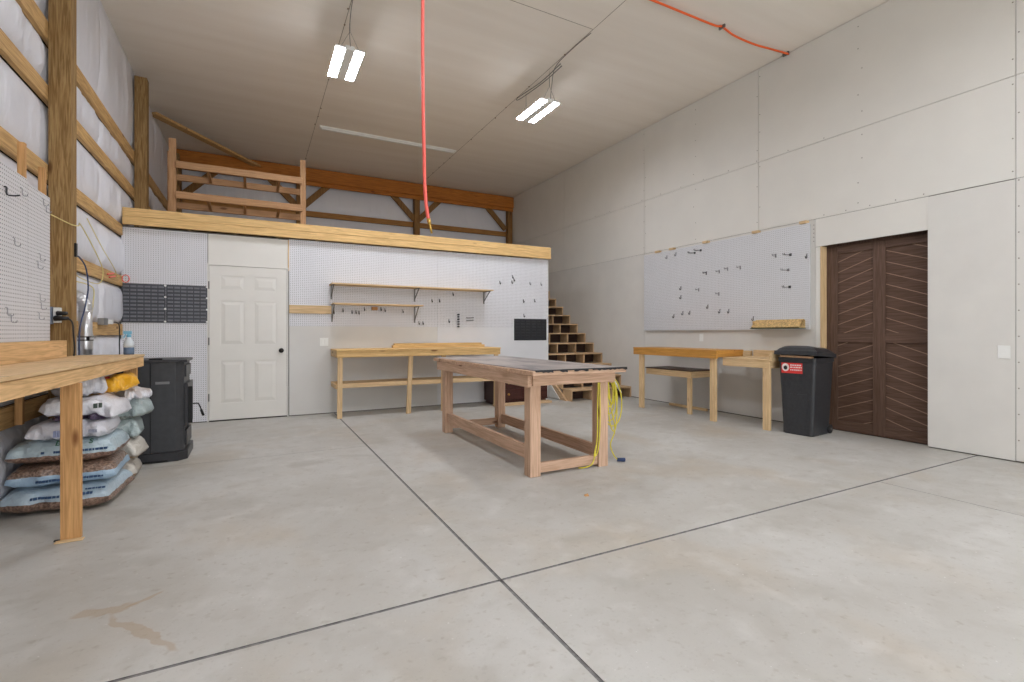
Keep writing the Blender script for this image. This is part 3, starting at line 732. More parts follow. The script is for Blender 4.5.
# hooks
M_hook = plain('hook_steel_dark', (62, 62, 66), .35, .6)
M_hook2 = plain('hook_steel_light', (150, 150, 154), .3, .7)
def hookR(y, z, kind, mat, label, group):
    m = MB(); x = 6.058
    if kind == 'long': m.tube([(x, y, z), (x-.13, y, z-.01), (x-.14, y, z+.012)], .0036, 6, 3); m.tube([(x, y-.02, z), (x-.13, y-.02, z-.01), (x-.14, y-.02, z+.012)], .0036, 6, 3); m.box(x-.005, x, y-.026, y+.006, z-.016, z+.016)
    elif kind == 'mid': m.tube([(x, y, z+.02), (x-.05, y, z+.01), (x-.07, y, z), (x-.075, y, z+.025)], .0045, 6, 3); m.box(x-.004, x, y-.01, y+.01, z-.02, z+.03)
    else: m.tube([(x, y, z+.025), (x-.012, y, z+.02), (x-.012, y, z-.02), (x-.035, y, z-.03), (x-.045, y, z-.005)], .005, 6, 3)
    tag(obj('peg_hook', m, mat, smooth=True), label, 'hook', group)
for (y, z) in ((5.437, 2.415), (5.321, 2.437)): hookR(y, z, 'long', M_hook, 'long dark peg hook of the pair near the top of right wall pegboard', 'pair of long peg hooks near pegboard top')
for i, (y, z) in enumerate(((3.90, 2.17), (3.93, 1.98), (3.91, 1.76))):
    hookR(y, z, 'long', M_hook if i != 1 else M_hook2, ['long double hook, topmost of three in a column near the brown door', 'light steel double hook, middle of the column near the brown door', 'long double hook, lowest of three in a column near the brown door'][i], 'double hooks in a column near the brown door')
hookR(5.208, 2.071, 'mid', M_hook, 'single angled peg hook alone in the middle of the right pegboard', None)
for y, z in ((4.973, 2.068), (4.621, 2.086), (4.83, 2.09), (5.35, 1.83), (4.98, 1.74)): hookR(y, z, 'mid', M_hook2, 'faint light steel peg hook in the middle of right wall pegboard', 'light steel peg hooks mid pegboard')
for y, z in ((5.7, 1.892), (5.7, 1.747)): hookR(y, z, 'J', M_hook, 'dark J hook of the vertical pair left of centre on the right pegboard', 'vertical pair of J hooks')
for y, z in ((5.659, 1.489), (5.516, 1.492), (5.848, 1.447)): hookR(y, z, 'J', M_hook, 'small dark J hook low on the left part of the right pegboard', 'small J hooks low on pegboard left part')
for y, z in ((5.171, 1.57), (4.956, 1.493), (4.802, 1.487)): hookR(y, z, 'J', M_hook, 'dark J hook of the three low on the middle of right pegboard', 'three J hooks low mid pegboard')
for y, z in ((6.002, 2.43), (5.805, 2.452)): hookR(y, z, 'J', M_hook2, 'light steel hook near the upper left corner of the right pegboard', 'light hooks by pegboard upper left')
hookR(3.675, 2.123, 'J', M_hook, 'small dark hook at the right edge of the right wall pegboard', None)
hookR(4.41, 1.37, 'J', M_hook, 'small hook just above the left end of the chipboard ledge', None)
hookR(4.09, 2.18, 'mid', M_hook2, 'light steel hook right of the wood block on the upper right pegboard', None)

def hookP(x, z, label, group, mat=M_hook, kind=0):
    m = MB(); y = PY+.003
    if kind == 0: m.tube([(x, y, z+.022), (x, y-.012, z+.018), (x, y-.012, z-.018), (x, y-.035, z-.026), (x, y-.045, z-.004)], .006, 6, 3)
    else: m.cyl((x, y, z), (x, y-.05, z), .011, n=10); m.cyl((x, y-.05, z), (x, y-.055, z), .014, n=10)
    tag(obj('peg_hook', m, mat, smooth=True), label, 'hook', group)
gL = 'dark hooks in the row under the lower wall shelf'
for x, z in ((1.021, 1.476), (1.147, 1.508), (1.274, 1.482), (1.332, 1.483), (1.375, 1.476), (1.455, 1.53), (1.70, 1.536), (1.761, 1.522), (2.039, 1.512)):
    hookP(x, z, 'small dark peg hook in the row just under the lower wall shelf', gL)
tag(obj('wood_block', B(1.56, 1.645, PY-.04, PY-.001, 1.515, 1.565), w_leg('X'), None, .003), 'small brown wood block under the lower wall shelf', 'wood block')
for x, z in ((2.295, 1.328), (2.36, 1.329)): hookP(x, z, 'small dark hook of the pair below the middle shelf bracket', 'pair of hooks below the middle bracket')
for x, z in ((2.509, 1.69), (2.635, 1.694)): hookP(x, z, 'dark hook of the pair under the right half of the long shelf', 'pair of hooks under long shelf')
hookP(2.866, 1.807, 'single dark hook close under the long shelf, right half', None)
hookP(2.797, 1.365, 'single dark hook left of the vertical row of pegs', None)
for z in (1.474, 1.435, 1.395, 1.355, 1.316, 1.277): hookP(2.953, z, 'black peg in the tight vertical row right of the shelf bracket', 'vertical row of black pegs', M_hook, 1)
for z in (1.43, 1.385):
    tag(obj('peg_hook', MB().tube([(3.11, PY, z), (3.11, PY-.03, z-.012), (3.22, PY-.03, z-.004), (3.22, PY, z)], .005, 6, 2), M_hook), 'wide flat wire hook of the stacked pair beside the row of pegs', 'hook', 'wide wire hooks beside the row of pegs')
hookP(3.722, 2.036, 'dark hook right of the long shelf, left of the hook cluster', None)
for x, z in ((3.955, 2.056), (3.994, 2.10), (3.965, 2.15)): hookP(x, z, 'dark hook in the cluster of three high right of long shelf', 'cluster of three hooks right of long shelf')
hookP(4.542, 2.049, 'light hook near the upper right edge of the pegboard by stairs', None, M_hook2)
hookP(4.315, 2.05, 'faint light hook right of the hook cluster on the back pegboard', None, M_hook2)
for x, z in ((4.183, 1.733), (4.407, 1.749)): hookP(x, z, 'dark hook of the pair above the small charcoal louvered panel', 'pair of hooks above charcoal panel')
hookP(4.193, 1.478, 'single small hook just above the small charcoal louvered panel', None)

# ------------------------------------------------------------------ switch plates / outlets
def plate(loc, axis, gang, label, w=.07, h=.115):
    x, y, z = loc; t = thing('outlet_plate', loc, label, 'outlet')
    W = w+(gang-1)*.046
    if axis == 'X':   # on right wall facing -X
        obj('cover', B(x-.006, x, y-W/2, y+W/2, z-h/2, z+h/2), M_wplast, t, .002)
        for k in range(gang):
            yy = y+(k-(gang-1)/2)*.046
            for s in (-1, 1): obj('socket', B(x-.009, x-.006, yy-.014, yy+.014, z+s*.022-.013, z+s*.022+.013), M_wplast, t, .001)
    else:
        obj('cover', B(x-W/2, x+W/2, y-.006, y, z-h/2, z+h/2), M_wplast, t, .002)
        for k in range(gang):
            xx = x+(k-(gang-1)/2)*.046
            obj('rocker', B(xx-.015, xx+.015, y-.011, y-.006, z-.032, z+.032), M_wplast, t, .001)
    return t
plate((RX-.0105, 1.885, .995), 'X', 1, 'white outlet plate on the panel right of the brown door', .085, .12)
plate((RX-.001, 5.337, 1.10), 'X', 1, 'white outlet plate on the wall just below the right pegboard')
plate((.884, PY-.001, 1.04), 'Y', 2, 'white two-rocker switch plate beside the white door').name = 'switch_plate'

# ------------------------------------------------------------------ right benches
ra = thing('workbench', (5.7, 5.2, 0), 'amber varnished workbench against right wall, taller left one', 'workbench')
ZA = .945
board('worktop', ra, w_amber('Y'), 5.32, 5.86, 4.42, 6.00, ZA-.02, ZA)
board('front_apron', ra, w_amber('Y'), 5.325, 5.363, 4.42, 6.0, ZA-.11, ZA-.02)
board('side_apron', ra, w_amber('X'), 5.363, 5.85, 4.42, 4.458, ZA-.09, ZA-.02); board('side_apron', ra, w_amber('X'), 5.363, 5.85, 5.96, 5.998, ZA-.11, ZA-.02)
for y in (4.47, 5.83):
    board('leg', ra, w_pale('Z'), 5.366, 5.404, y, y+.089, 0, ZA-.11)
board('wall_ledger', ra, w_pale('Y'), 6.055, 6.095, 4.46, 5.95, ZA-.11, ZA-.02); board('cross_rail', ra, w_pale('X'), 5.40, 6.056, 4.60, 4.64, ZA-.11, ZA-.05); board('cross_rail', ra, w_pale('X'), 5.40, 6.056, 5.86, 5.90, ZA-.11, ZA-.05)
rb = thing('workbench', (5.75, 4.05, 0), 'pale pine lower workbench with raised rim, beside the black trash cart', 'workbench')
ZB = .855
board('worktop', rb, w_pale('Y'), 5.43, 6.05, 3.755, 4.415, ZB-.02, ZB)
board('front_apron', rb, w_pale('Y'), 5.44, 5.478, 3.755, 4.415, ZB-.11, ZB-.02)
board('end_rim', rb, w_pale('X'), 5.43, 6.09, 3.716, 3.754, ZB-.02, ZB+.085)
board('back_rim', rb, w_pale('Y'), 6.05, 6.088, 3.755, 4.415, ZB-.1, ZB+.085)
board('leg', rb, w_pale('Z'), 5.444, 5.482, 3.757, 3.847, 0, ZB-.11)
board('side_apron', rb, w_pale('X'), 5.478, 6.05, 3.757, 3.795, ZB-.11, ZB-.02)

s_ = thing('small_table', (5.8, 5.45, 0), 'small low table with dark top tucked under the amber workbench', 'table')
board('tabletop', s_, wood('dark_top', (70, 44, 36), 'Y', .2, .4, False), 5.49, 6.0, 5.0, 5.91, .617, .632)
board('apron', s_, w_pale('Y'), 5.50, 5.53, 5.0, 5.90, .525, .617); board('apron', s_, w_pale('X'), 5.53, 5.99, 5.0, 5.03, .525, .617)
board('leg', s_, w_pale('Z'), 5.532, 5.57, 5.032, 5.10, 0, .525); board('leg', s_, w_pale('Z'), 5.965, 5.995, 5.032, 5.065, 0, .615)
tag(board('lumber_board', None, w_pale('Y'), 5.95, 5.99, 5.12, 5.86, 0.001, .04), 'short pale lumber offcut on the floor against wall under small table', 'board')

# ------------------------------------------------------------------ trash cart
bn = thing('trash_cart', (5.74, 3.5, 0), 'black wheeled trash cart with red sticker and ajar lid by the brown door', 'trash can')
rot = Matrix.Rotation(R(6), 4, 'Z'); cen = Vector((5.718, 3.485, 0))
def TR(p): q = rot @ Vector(p); return (q.x+cen.x, q.y+cen.y, q.z)
def rring(hx_, hy_, r, n=5):
    out = []
    for cx_, cy_, a0 in ((hx_-r, hy_-r, 0), (-hx_+r, hy_-r, 90), (-hx_+r, -hy_+r, 180), (hx_-r, -hy_+r, 270)):
        for k in range(n+1):
            q = R(a0+90*k/n); out.append((cx_+r*math.cos(q), cy_+r*math.sin(q)))
    return out
def loft(levels, r=.03, capb=True, capt=True):
    m = MB(); n = None
    for (hx_, hy_, z, ox, oy) in levels:
        rg = rring(hx_, hy_, r); n = len(rg)
        m.v += [TR((a+ox, b+oy, z)) for a, b in rg]
    for j in range(len(levels)-1):
        for k in range(n): m.f.append((j*n+k, j*n+(k+1) % n, (j+1)*n+(k+1) % n, (j+1)*n+k)); m.m.append(0)
    if capb: m.f.append(tuple(n-1-k for k in range(n))); m.m.append(0)
    if capt: m.f.append(tuple((len(levels)-1)*n+k for k in range(n))); m.m.append(0)
    return m
obj('body', loft([(.195, .158, .0, 0, 0), (.205, .168, .012, 0, 0), (.205, .168, .08, 0, 0), (.225, .202, .83, 0, 0), (.234, .210, .84, 0, 0), (.237, .213, .885, 0, 0)], .035, True, False), M_bin, bn, smooth=False)
obj('inner_liner', loft([(.215, .192, .80, 0, 0), (.226, .203, .884, 0, 0)], .03, True, False), M_blackp, bn)
# embossed panel on the two visible faces
m = MB()
for hh in ((.16, .20), (.60, .64)):
    pass
m.v += [TR(p) for p in ((-.204, -.12, .12), (-.204, .12, .12), (-.213, .13, .47), (-.213, -.13, .47), (-.2105, -.12, .12), (-.2105, .12, .12), (-.2195, .13, .47), (-.2195, -.13, .47))]
for f in ((4, 5, 6, 7), (0, 4, 7, 3), (1, 2, 6, 5), (3, 7, 6, 2), (0, 1, 5, 4)): m.f.append(f); m.m.append(0)
obj('embossed_panel', m, M_bin, bn)
# lid: shallow dished, tipped up at the front (-x side), hinge at +x
lid = MB(); NU, NV = 14, 12
tilt = R(4.5); pv = Vector((.25, 0, .92))
def lp(u, v, zoff):
    x = -.262+.48*u; y = -.232+.464*v
    h = .062*(1-abs(2*v-1)**6)*(1-abs(2*u-1)**6)+.008*math.sin(u*9)*(1-abs(2*v-1)**2)
    p = Vector((x, y, .925+h+zoff))-pv
    p = Matrix.Rotation(tilt, 3, 'Y') @ p
    return TR(p+pv)
lid.grid(lambda u, v: lp(u, v, 0), NU, NV)
i0 = len(lid.v)
ring = [(a/NU, 0) for a in range(NU)]+[(1, b/NV) for b in range(NV)]+[(1-a/NU, 1) for a in range(NU)]+[(0, 1-b/NV) for b in range(NV)]
for u, v in ring: lid.v.append(lp(u, v, .0)); 
for u, v in ring: lid.v.append(lp(u, v, -.045))
n = len(ring)
for k in range(n): lid.f.append((i0+k, i0+n+k, i0+n+(k+1) % n, i0+(k+1) % n)); lid.m.append(0)
lid.f.append(tuple(i0+n+k for k in range(n))); lid.m.append(0)
obj('lid', lid, M_bin, bn)
obj('handle_bar', MB().cyl(TR((.265, -.15, .87)), TR((.265, .15, .87)), .012, n=12).cyl(TR((.265, -.15, .87)), TR((.225, -.15, .85)), .012).cyl(TR((.265, .15, .87)), TR((.225, .15, .85)), .012), M_blackp, bn, smooth=True)
for s in (-1, 1):
    wv = obj('wheel', MB().cyl(TR((.19, s*.155, .055)), TR((.19, s*.185, .055)), .053, n=24), M_blackp, bn, .006)
    obj('hub', MB().cyl(TR((.19, s*.185, .055)), TR((.19, s*.192, .055)), .016, n=12), M_grey, wv)
M_stk = plain('sticker_red', (222, 62, 58), .4, 0, .03); M_stkw = plain('sticker_white', (236, 226, 224), .4, 0, .02)
def face_pt(y, z, off=.002): # on the -x face of the cart body
    k = (z-.08)/.75; return TR((-(.205+.020*k)-off, y, z))
def fq(m, y0, y1, z0, z1, off): m.quad(face_pt(y1, z0, off), face_pt(y0, z0, off), face_pt(y0, z1, off), face_pt(y1, z1, off)); return m
stk = obj('warning_sticker', fq(MB(), -.07, .165, .705, .825, .004), M_stk, bn)
m = MB(); 
m.quad(*[face_pt(.118+.042*math.cos(2*math.pi*k/20), .772+.046*math.sin(2*math.pi*k/20), .006) for k in range(20)])
obj('round_emblem', m, M_stkw, stk)
m = MB(); m.quad(*[face_pt(.118+.022*math.cos(2*math.pi*k/16), .768+.024*math.sin(2*math.pi*k/16), .0075) for k in range(16)])
obj('emblem_mark', m, M_blackp, stk)
m = MB()
for j, z in enumerate((.80, .775, .745)):
    y = .065
    while y > -.055:
        w = random.uniform(.01, .022); fq(m, max(y-w, -.062), y, z-.007, z+.007, .006); y -= w+.006
obj('lettering', m, M_stkw, stk)
tag(obj('cardboard_scrap', MB().bar(TR((-.235, -.18, .895)), TR((-.232, .17, .902)), .05, .02), plain('cardboard_brown', (150, 118, 88), .8)), 'brown cardboard scrap sticking out under the trash cart lid', 'cardboard')

# ------------------------------------------------------------------ left workbench
lb = thing('workbench', (-1.1, 3.6, 0), 'rough lumber workbench along the left wall over stacked bags', 'workbench')
def w_lb(a): return wood('lumber_left', (224, 184, 132), a, .24)
def skew(x0a, x1a, x0b, x1b, y0, y1, z0, z1): return MB().hexa([(x0a, y0, z0), (x1a, y0, z0), (x1b, y1, z0), (x0b, y1, z0), (x0a, y0, z1), (x1a, y0, z1), (x1b, y1, z1), (x0b, y1, z1)])
obj('worktop', skew(-1.298, -.943, -1.298, -.843, 1.6, 5.22, .970, .988), wood('ply_top', (222, 190, 146), 'Y', .16), lb, .002)
for y in (2.8, 4.05): board('top_seam', lb, M_groove, -1.29, -.88 if y > 4 else -.915, y, y+.003, .971, .9885, bevel=0)
obj('front_apron', skew(-.975, -.950, -.875, -.85, 1.6, 5.22, .885, .967), w_lb('Y'), lb, .003)
board('end_apron', lb, w_lb('X'), -1.29, -.876, 5.17, 5.208, .885, .965)
board('backsplash', lb, w_lb('Y'), -1.298, -1.258, 1.6, 4.84, .989, 1.115); board('backsplash', lb, w_lb('Y'), -1.33, -1.298, 2.2, 4.84, .98, 1.11)
for y, x in ((3.615, -.970), (5.10, -.967), (1.7, -1.04)): board('leg', lb, w_leg('Z'), x, x+.09, y, y+.038, 0, .885)
board('wall_cleat', lb, w_leg('Z'), -1.43, -1.39, 4.46, 4.50, .55, .965); board('leg', lb, w_leg('Z'), -1.29, -1.25, 5.02, 5.058, 0, .965)
for y in (2.4, 3.3, 4.2): board('joist', lb, w_lb('X'), -1.28, -.96, y, y+.038, .885, .965)
tag(board('wood_shim', None, w_pale('X'), -.985, -.86, 3.57, 3.612, 0.001, .008), 'thin wood shim on the floor at the foot of the front bench leg', 'shim')
tag(obj('debris_chip', MB().hexa([(-1.0, 3.62, .001), (-.98, 3.60, .001), (-.965, 3.62, .001), (-.985, 3.635, .001), (-.997, 3.62, .01), (-.98, 3.605, .013), (-.97, 3.62, .01), (-.985, 3.63, .008)]), M_blackp), 'tiny black scrap on the floor beside the front bench leg', 'debris')

# left pegboard
pl = thing('pegboard', (-1.33, 4.0, 1.1), 'white pegboard on cleats on the left wall above the rough workbench', 'pegboard')
def ztop(y): return 2.15
obj('panel', B(-1.345, -1.338, 2.2, 4.375, 1.0, 2.19), M_pegl, pl); obj('panel', B(-1.345, -1.338, 4.38, 4.78, 1.0, 2.165), M_pegl, pl)
for y in (4.36, 4.71): board('cleat', pl, w_leg('Z'), -1.385, -1.347, y, y+.035, 1.2, 2.43 if y < 4.5 else 2.37)
def hookL(y, z, mat, big, label, group=None):
    x = -1.338; m = MB()
    if big: m.tube([(x, y, z+.03), (x+.012, y, z+.028), (x+.014, y, z-.015), (x+.05, y, z-.018), (x+.072, y, z-.012)], .005, 6, 3)
    else: m.tube([(x, y, z+.025), (x+.01, y, z+.02), (x+.012, y, z-.02), (x+.032, y, z-.026), (x+.038, y, z-.012)], .0024, 6, 3)
    tag(obj('peg_hook', m, mat, smooth=True), label, 'hook', group)
hookL(4.03, 2.02, M_hook, True, 'big black peg hook high on the left wall pegboard')
for y, z in ((4.26, 2.08), (4.62, 2.10), (4.67, 2.06)): hookL(y, z, M_hook2, False, 'small steel hook near the top edge of left pegboard', 'small hooks near left pegboard top')
for y, z in ((4.15, 1.74), (4.56, 1.70), (4.52, 1.64), (4.56, 1.42), (4.58, 1.36), (4.54, 1.29), (4.1, 1.26), (4.05, 1.30)): hookL(y, z, M_hook2, False, 'thin bright wire hook scattered over the lower left pegboard', 'thin wire hooks on left pegboard')

# outlet box on the post with plugs and cord
ob = thing('outlet_box', (-1.40, 5.08, 1.27), 'grey outlet box with black plugs on the side of the left post', 'outlet')
obj('box', B(-1.452, -1.405, 5.045, 5.10, 1.24, 1.375), plain('box_blue_grey', (132, 142, 160), .5, .2), ob, .003)
obj('face_plate', B(-1.40, -1.355, 5.06, 5.098, 1.25, 1.37), M_wplast, ob, .003)
m = MB().cyl((-1.372, 5.06, 1.325), (-1.31, 5.04, 1.325), .019, .013, 12); m.cyl((-1.385, 5.055, 1.285), (-1.30, 5.03, 1.285), .022, .014, 12)
obj('plug', m, M_blackp, ob, smooth=True)
obj('plug_cord', MB().tube([(-1.30, 5.03, 1.285), (-1.275, 5.03, 1.25), (-1.27, 5.04, 1.15), (-1.265, 5.045, 1.05), (-1.27, 5.05, .989)], .006, 6), M_blackp, ob, smooth=True)
# receptacle on the girt with cord
o2 = thing('outlet_box', (-1.42, 6.3, 1.29), 'small grey outlet box on the left wall girt, cord plugged in', 'outlet')
obj('box', B(-1.44, -1.385, 6.46, 6.62, 1.255, 1.325), plain('box_grey', (150, 148, 146), .4, .4), o2, .003)
obj('plug', MB().box(-1.43, -1.37, 6.70, 6.77, 1.265, 1.315), M_wplast, o2, .004)
obj('plug_cord', MB().tube([(-1.385, 6.76, 1.29), (-1.36, 6.86, 1.285), (-1.35, 6.92, 1.25), (-1.35, 6.93, 1.1), (-1.35, 6.93, .85)], .006, 6), M_blackp, o2, smooth=True)
# cables on the left wall
tag(obj('cable', MB().tube([(-1.335, 4.79, 2.045), (-1.29, 5.06, 2.03), (-1.27, 5.16, 2.04), (-1.36, 5.6, 2.12), (-1.37, 6.1, 1.95), (-1.37, 6.35, 1.80), (-1.37, 6.2, 1.66), (-1.37, 5.6, 1.66), (-1.37, 5.3, 1.72)], .0045, 6), M_cable, smooth=True), 'cream cable looping across the left post and white insulation', 'cable')
tag(obj('cable', MB().tube([(-1.39, 5.9, 2.24), (-1.37, 6.3, 2.04), (-1.37, 6.8, 1.88), (-1.4, 7.1, 1.80)], .004, 6), M_cable, smooth=True), 'cream cable running down the insulation towards the back wall', 'cable')
tag(obj('cable', MB().tube([(-1.38, 5.5, 1.62), (-1.36, 5.95, 1.60), (-1.37, 6.0, 1.45), (-1.37, 5.95, 1.3), (-1.37, 5.9, 1.0)], .005, 6), M_cable, smooth=True), 'cream cable hanging vertically beside the silver vent pipe', 'cable')
tag(obj('cord', MB().tube([(-1.29, 5.20, 1.80), (-1.28, 5.24, 1.79), (-1.27, 5.36, 1.72), (-1.265, 5.40, 1.55), (-1.27, 5.33, 1.38), (-1.28, 5.26, 1.25), (-1.285, 5.24, 1.1), (-1.285, 5.24, .9)], .006, 6), M_blue, smooth=True), 'dark blue cord drooping from the left post in front of the insulation', 'cord')
tag(obj('cord_cleat', B(-1.299, -1.285, 5.17, 5.20, 1.79, 1.9), M_blackp), 'small black bracket on the edge of the left post', 'bracket')
for k, (ya_, za) in enumerate(((6.82, 1.815), (6.90, 1.79))):
    tag(obj('red_marker', MB().tube([(-1.432, ya_, za), (-1.43, ya_+.24, za+.035)], .009, 6, 1), M_red), ['upper red pencil on the left wall girt', 'lower red pencil on the left wall girt'][k], 'pencil', 'red pencils on the girt')
tag(obj('hanging_ring', MB().tube([(-1.40+.035*math.cos(2*math.pi*k/12), 7.50, 1.79+.045+.045*math.sin(2*math.pi*k/12)) for k in range(13)], .006, 6, 2), M_red, smooth=True), 'small red ring hanging above the grey louvered panel at the corner', 'ring')

# vent pipe
vp = thing('vent_pipe', (-1.30, 5.62, 0), 'silver stove vent pipe with elbow rising behind the left bench', 'pipe')
obj('pipe', MB().lathe((-1.335, 5.62, .35), [(.048, 0), (.048, .35), (.051, .36), (.051, .40), (.048, .41), (.048, .66), (.052, .665), (.054, .68), (.054, .80), (.050, .82), (.048, .84), (.048, 1.02)], 24), M_galv, vp, smooth=True)
pts = [(-1.335, 5.62, 1.36), (-1.337, 5.62, 1.42), (-1.36, 5.62, 1.47), (-1.40, 5.62, 1.495), (-1.47, 5.62, 1.50)]
m = MB(); m.tube(pts, lambda t: .049+.0025*math.sin(t*60), 24, 8); obj('elbow', m, M_galv, vp, smooth=True)
for z in (1.10, 1.13): obj('clamp', MB().lathe((-1.335, 5.62, z), [(.054, 0), (.056, .003), (.056, .01), (.054, .013)], 24), M_grey, vp)
obj('clamp_screw', B(-1.315, -1.295, 5.56, 5.575, 1.10, 1.14), M_black, vp)

# spray bottle
sb = thing('spray_bottle', (-.94, 5.15, .988), 'clear spray bottle with blue trigger standing at the bench end', 'bottle')
bxx, byy, bz0 = -.94, 5.15, .989
obj('bottle_body', MB().lathe((bxx, byy, bz0), [(.034, 0), (.037, .005), (.037, .06)], 20), plain('bottle_liquid', (96, 116, 142), .2), sb, smooth=True)
obj('bottle_shoulder', MB().lathe((bxx, byy, bz0+.0602), [(.037, 0), (.037, .03), (.03, .055), (.016, .075), (.014, .085)], 20), plain('bottle_clear', (214, 222, 228), .2), sb, smooth=True)
obj('trigger_head', MB().lathe((bxx, byy, bz0+.146), [(.017, 0), (.017, .018), (.012, .02), (.012, .03)], 14).box(bxx-.035, bxx+.02, byy-.012, byy+.012, bz0+.172, bz0+.197).bar((bxx-.02, byy, bz0+.172), (bxx-.035, byy, bz0+.14), .012, .008), plain('trigger_blue', (116, 178, 206), .35), sb)

# ------------------------------------------------------------------ pellet stove
sv = thing('pellet_stove', (-.85, 5.7, 0), 'dark grey pellet stove on the floor beyond the left workbench', 'stove')
def prism(poly, z0, z1):
    m = MB(); n = len(poly); m.v += [(x, y, z0) for x, y in poly]+[(x, y, z1) for x, y in poly]
    for k in range(n): m.f.append((k, (k+1) % n, n+(k+1) % n, n+k)); m.m.append(0)
    m.f.append(tuple(n-1-k for k in range(n))); m.m.append(0); m.f.append(tuple(n+k for k in range(n))); m.m.append(0); return m
def oct_(x0, x1, y0, y1, c): return [(x0, y0), (x1-c, y0), (x1, y0+c), (x1, y1-c), (x1-c, y1), (x0, y1)]
obj('plinth', prism(oct_(-1.12, -.555, 5.385, 5.975, .07), 0.0, .085), M_stove2, sv, .004)
obj('body', prism(oct_(-1.10, -.585, 5.405, 5.955, .06), .085, .90), M_stove, sv, .003)
obj('top_plate', prism(oct_(-1.12, -.56, 5.385, 5.975, .06), .90, .925), M_stove2, sv, .004)
obj('side_seam', B(-.835, -.829, 5.400, 5.406, .085, .90), M_black, sv)
obj('toe_opening', B(-.9, -.7, 5.383, 5.386, .0, .02), M_black, sv)
tag(obj('badge', B(-.795, -.69, 5.398, 5.404, .705, .728), plain('badge_grey', (128, 128, 130), .4, .4), sv), 'small grey badge on the stove side')
dr = obj('fire_door', MB().box(-.585, -.555, 5.47, 5.89, .30, .70), M_stove2, sv, .004)
obj('door_glass', B(-.556, -.552, 5.53, 5.83, .36, .64), M_black, dr)
obj('handle', MB().tube([(-.56, 5.50, .50), (-.49, 5.50, .505), (-.47, 5.50, .49), (-.445, 5.50, .42)], .006, 8, 3).cyl((-.455, 5.50, .445), (-.435, 5.50, .385), .011, n=10), M_black, dr, smooth=True)
obj('door_bar', MB().box(-.555, -.52, 5.47, 5.485, .33, .67), M_black, dr, .003)
obj('control_panel', MB().box(-.585, -.57, 5.50, 5.86, .76, .87), M_stove2, sv, .003)
obj('ash_door', MB().box(-.585, -.565, 5.50, 5.86, .12, .26), M_stove2, sv, .004)
obj('hopper_hinge', MB().cyl((-.85, 5.45, .93), (-.75, 5.45, .93), .006, n=8), M_black, sv)

# ------------------------------------------------------------------ bags
def bagmat(name, hi, lo_, thr, flip=False, wob=.5, gloss=.3, speck=None):
    m, nt, b = newmat(name); L = nt.links.new
    tc = nt.nodes.new('ShaderNodeTexCoord'); sp = nt.nodes.new('ShaderNodeSeparateXYZ'); L(tc.outputs['Object'], sp.inputs[0])
    n = nt.nodes.new('ShaderNodeTexNoise'); n.inputs['Scale'].default_value = 9; n.inputs['Detail'].default_value = 4; L(tc.outputs['Object'], n.inputs['Vector'])
    a = nt.nodes.new('ShaderNodeMath'); a.operation = 'MULTIPLY_ADD'; a.inputs[1].default_value = .03*wob; L(n.outputs['Fac'], a.inputs[0]); L(sp.outputs[2], a.inputs[2])
    g_ = nt.nodes.new('ShaderNodeMath'); g_.operation = 'GREATER_THAN'; g_.inputs[1].default_value = thr+.015*wob; L(a.outputs[0], g_.inputs[0])
    n2 = nt.nodes.new('ShaderNodeTexNoise'); n2.inputs['Scale'].default_value = 70; n2.inputs['Detail'].default_value = 2; L(tc.outputs['Object'], n2.inputs['Vector'])
    cr = nt.nodes.new('ShaderNodeValToRGB'); l = lin(lo_); cr.color_ramp.elements[0].position = .35; cr.color_ramp.elements[1].position = .65
    cr.color_ramp.elements[0].color = (l[0]*.5, l[1]*.45, l[2]*.42, 1); cr.color_ramp.elements[1].color = (min(1, l[0]*1.5), min(1, l[1]*1.5), min(1, l[2]*1.5), 1)
    L(n2.outputs['Fac'], cr.inputs['Fac'])
    mx = nt.nodes.new('ShaderNodeMixRGB'); L(g_.outputs[0], mx.inputs['Fac']); L(cr.outputs[0], mx.inputs[1]); mx.inputs[2].default_value = lin(hi)
    if speck:
        l = lin(hi); cr.color_ramp.elements[0].color = (l[0]*.5, l[1]*.45, l[2]*.42, 1); cr.color_ramp.elements[1].color = (min(1, l[0]*1.5), min(1, l[1]*1.5), min(1, l[2]*1.5), 1)
        L(cr.outputs[0], mx.inputs[2]); nt.links.remove(mx.inputs[1].links[0]); mx.inputs[1].default_value = lin(lo_)
    L(mx.outputs[0], b.inputs['Base Color']); b.inputs['Roughness'].default_value = gloss; setin(b, 'Coat Weight', .3)
    bp = nt.nodes.new('ShaderNodeBump'); bp.inputs['Strength'].default_value = .9; bp.inputs['Distance'].default_value = .014
    n3 = nt.nodes.new('ShaderNodeTexNoise'); n3.inputs['Scale'].default_value = 22; n3.inputs['Distortion'].default_value = 1.2; L(tc.outputs['Object'], n3.inputs['Vector'])
    L(n3.outputs['Fac'], bp.inputs['Height']); L(bp.outputs['Normal'], b.inputs['Normal'])
    return m
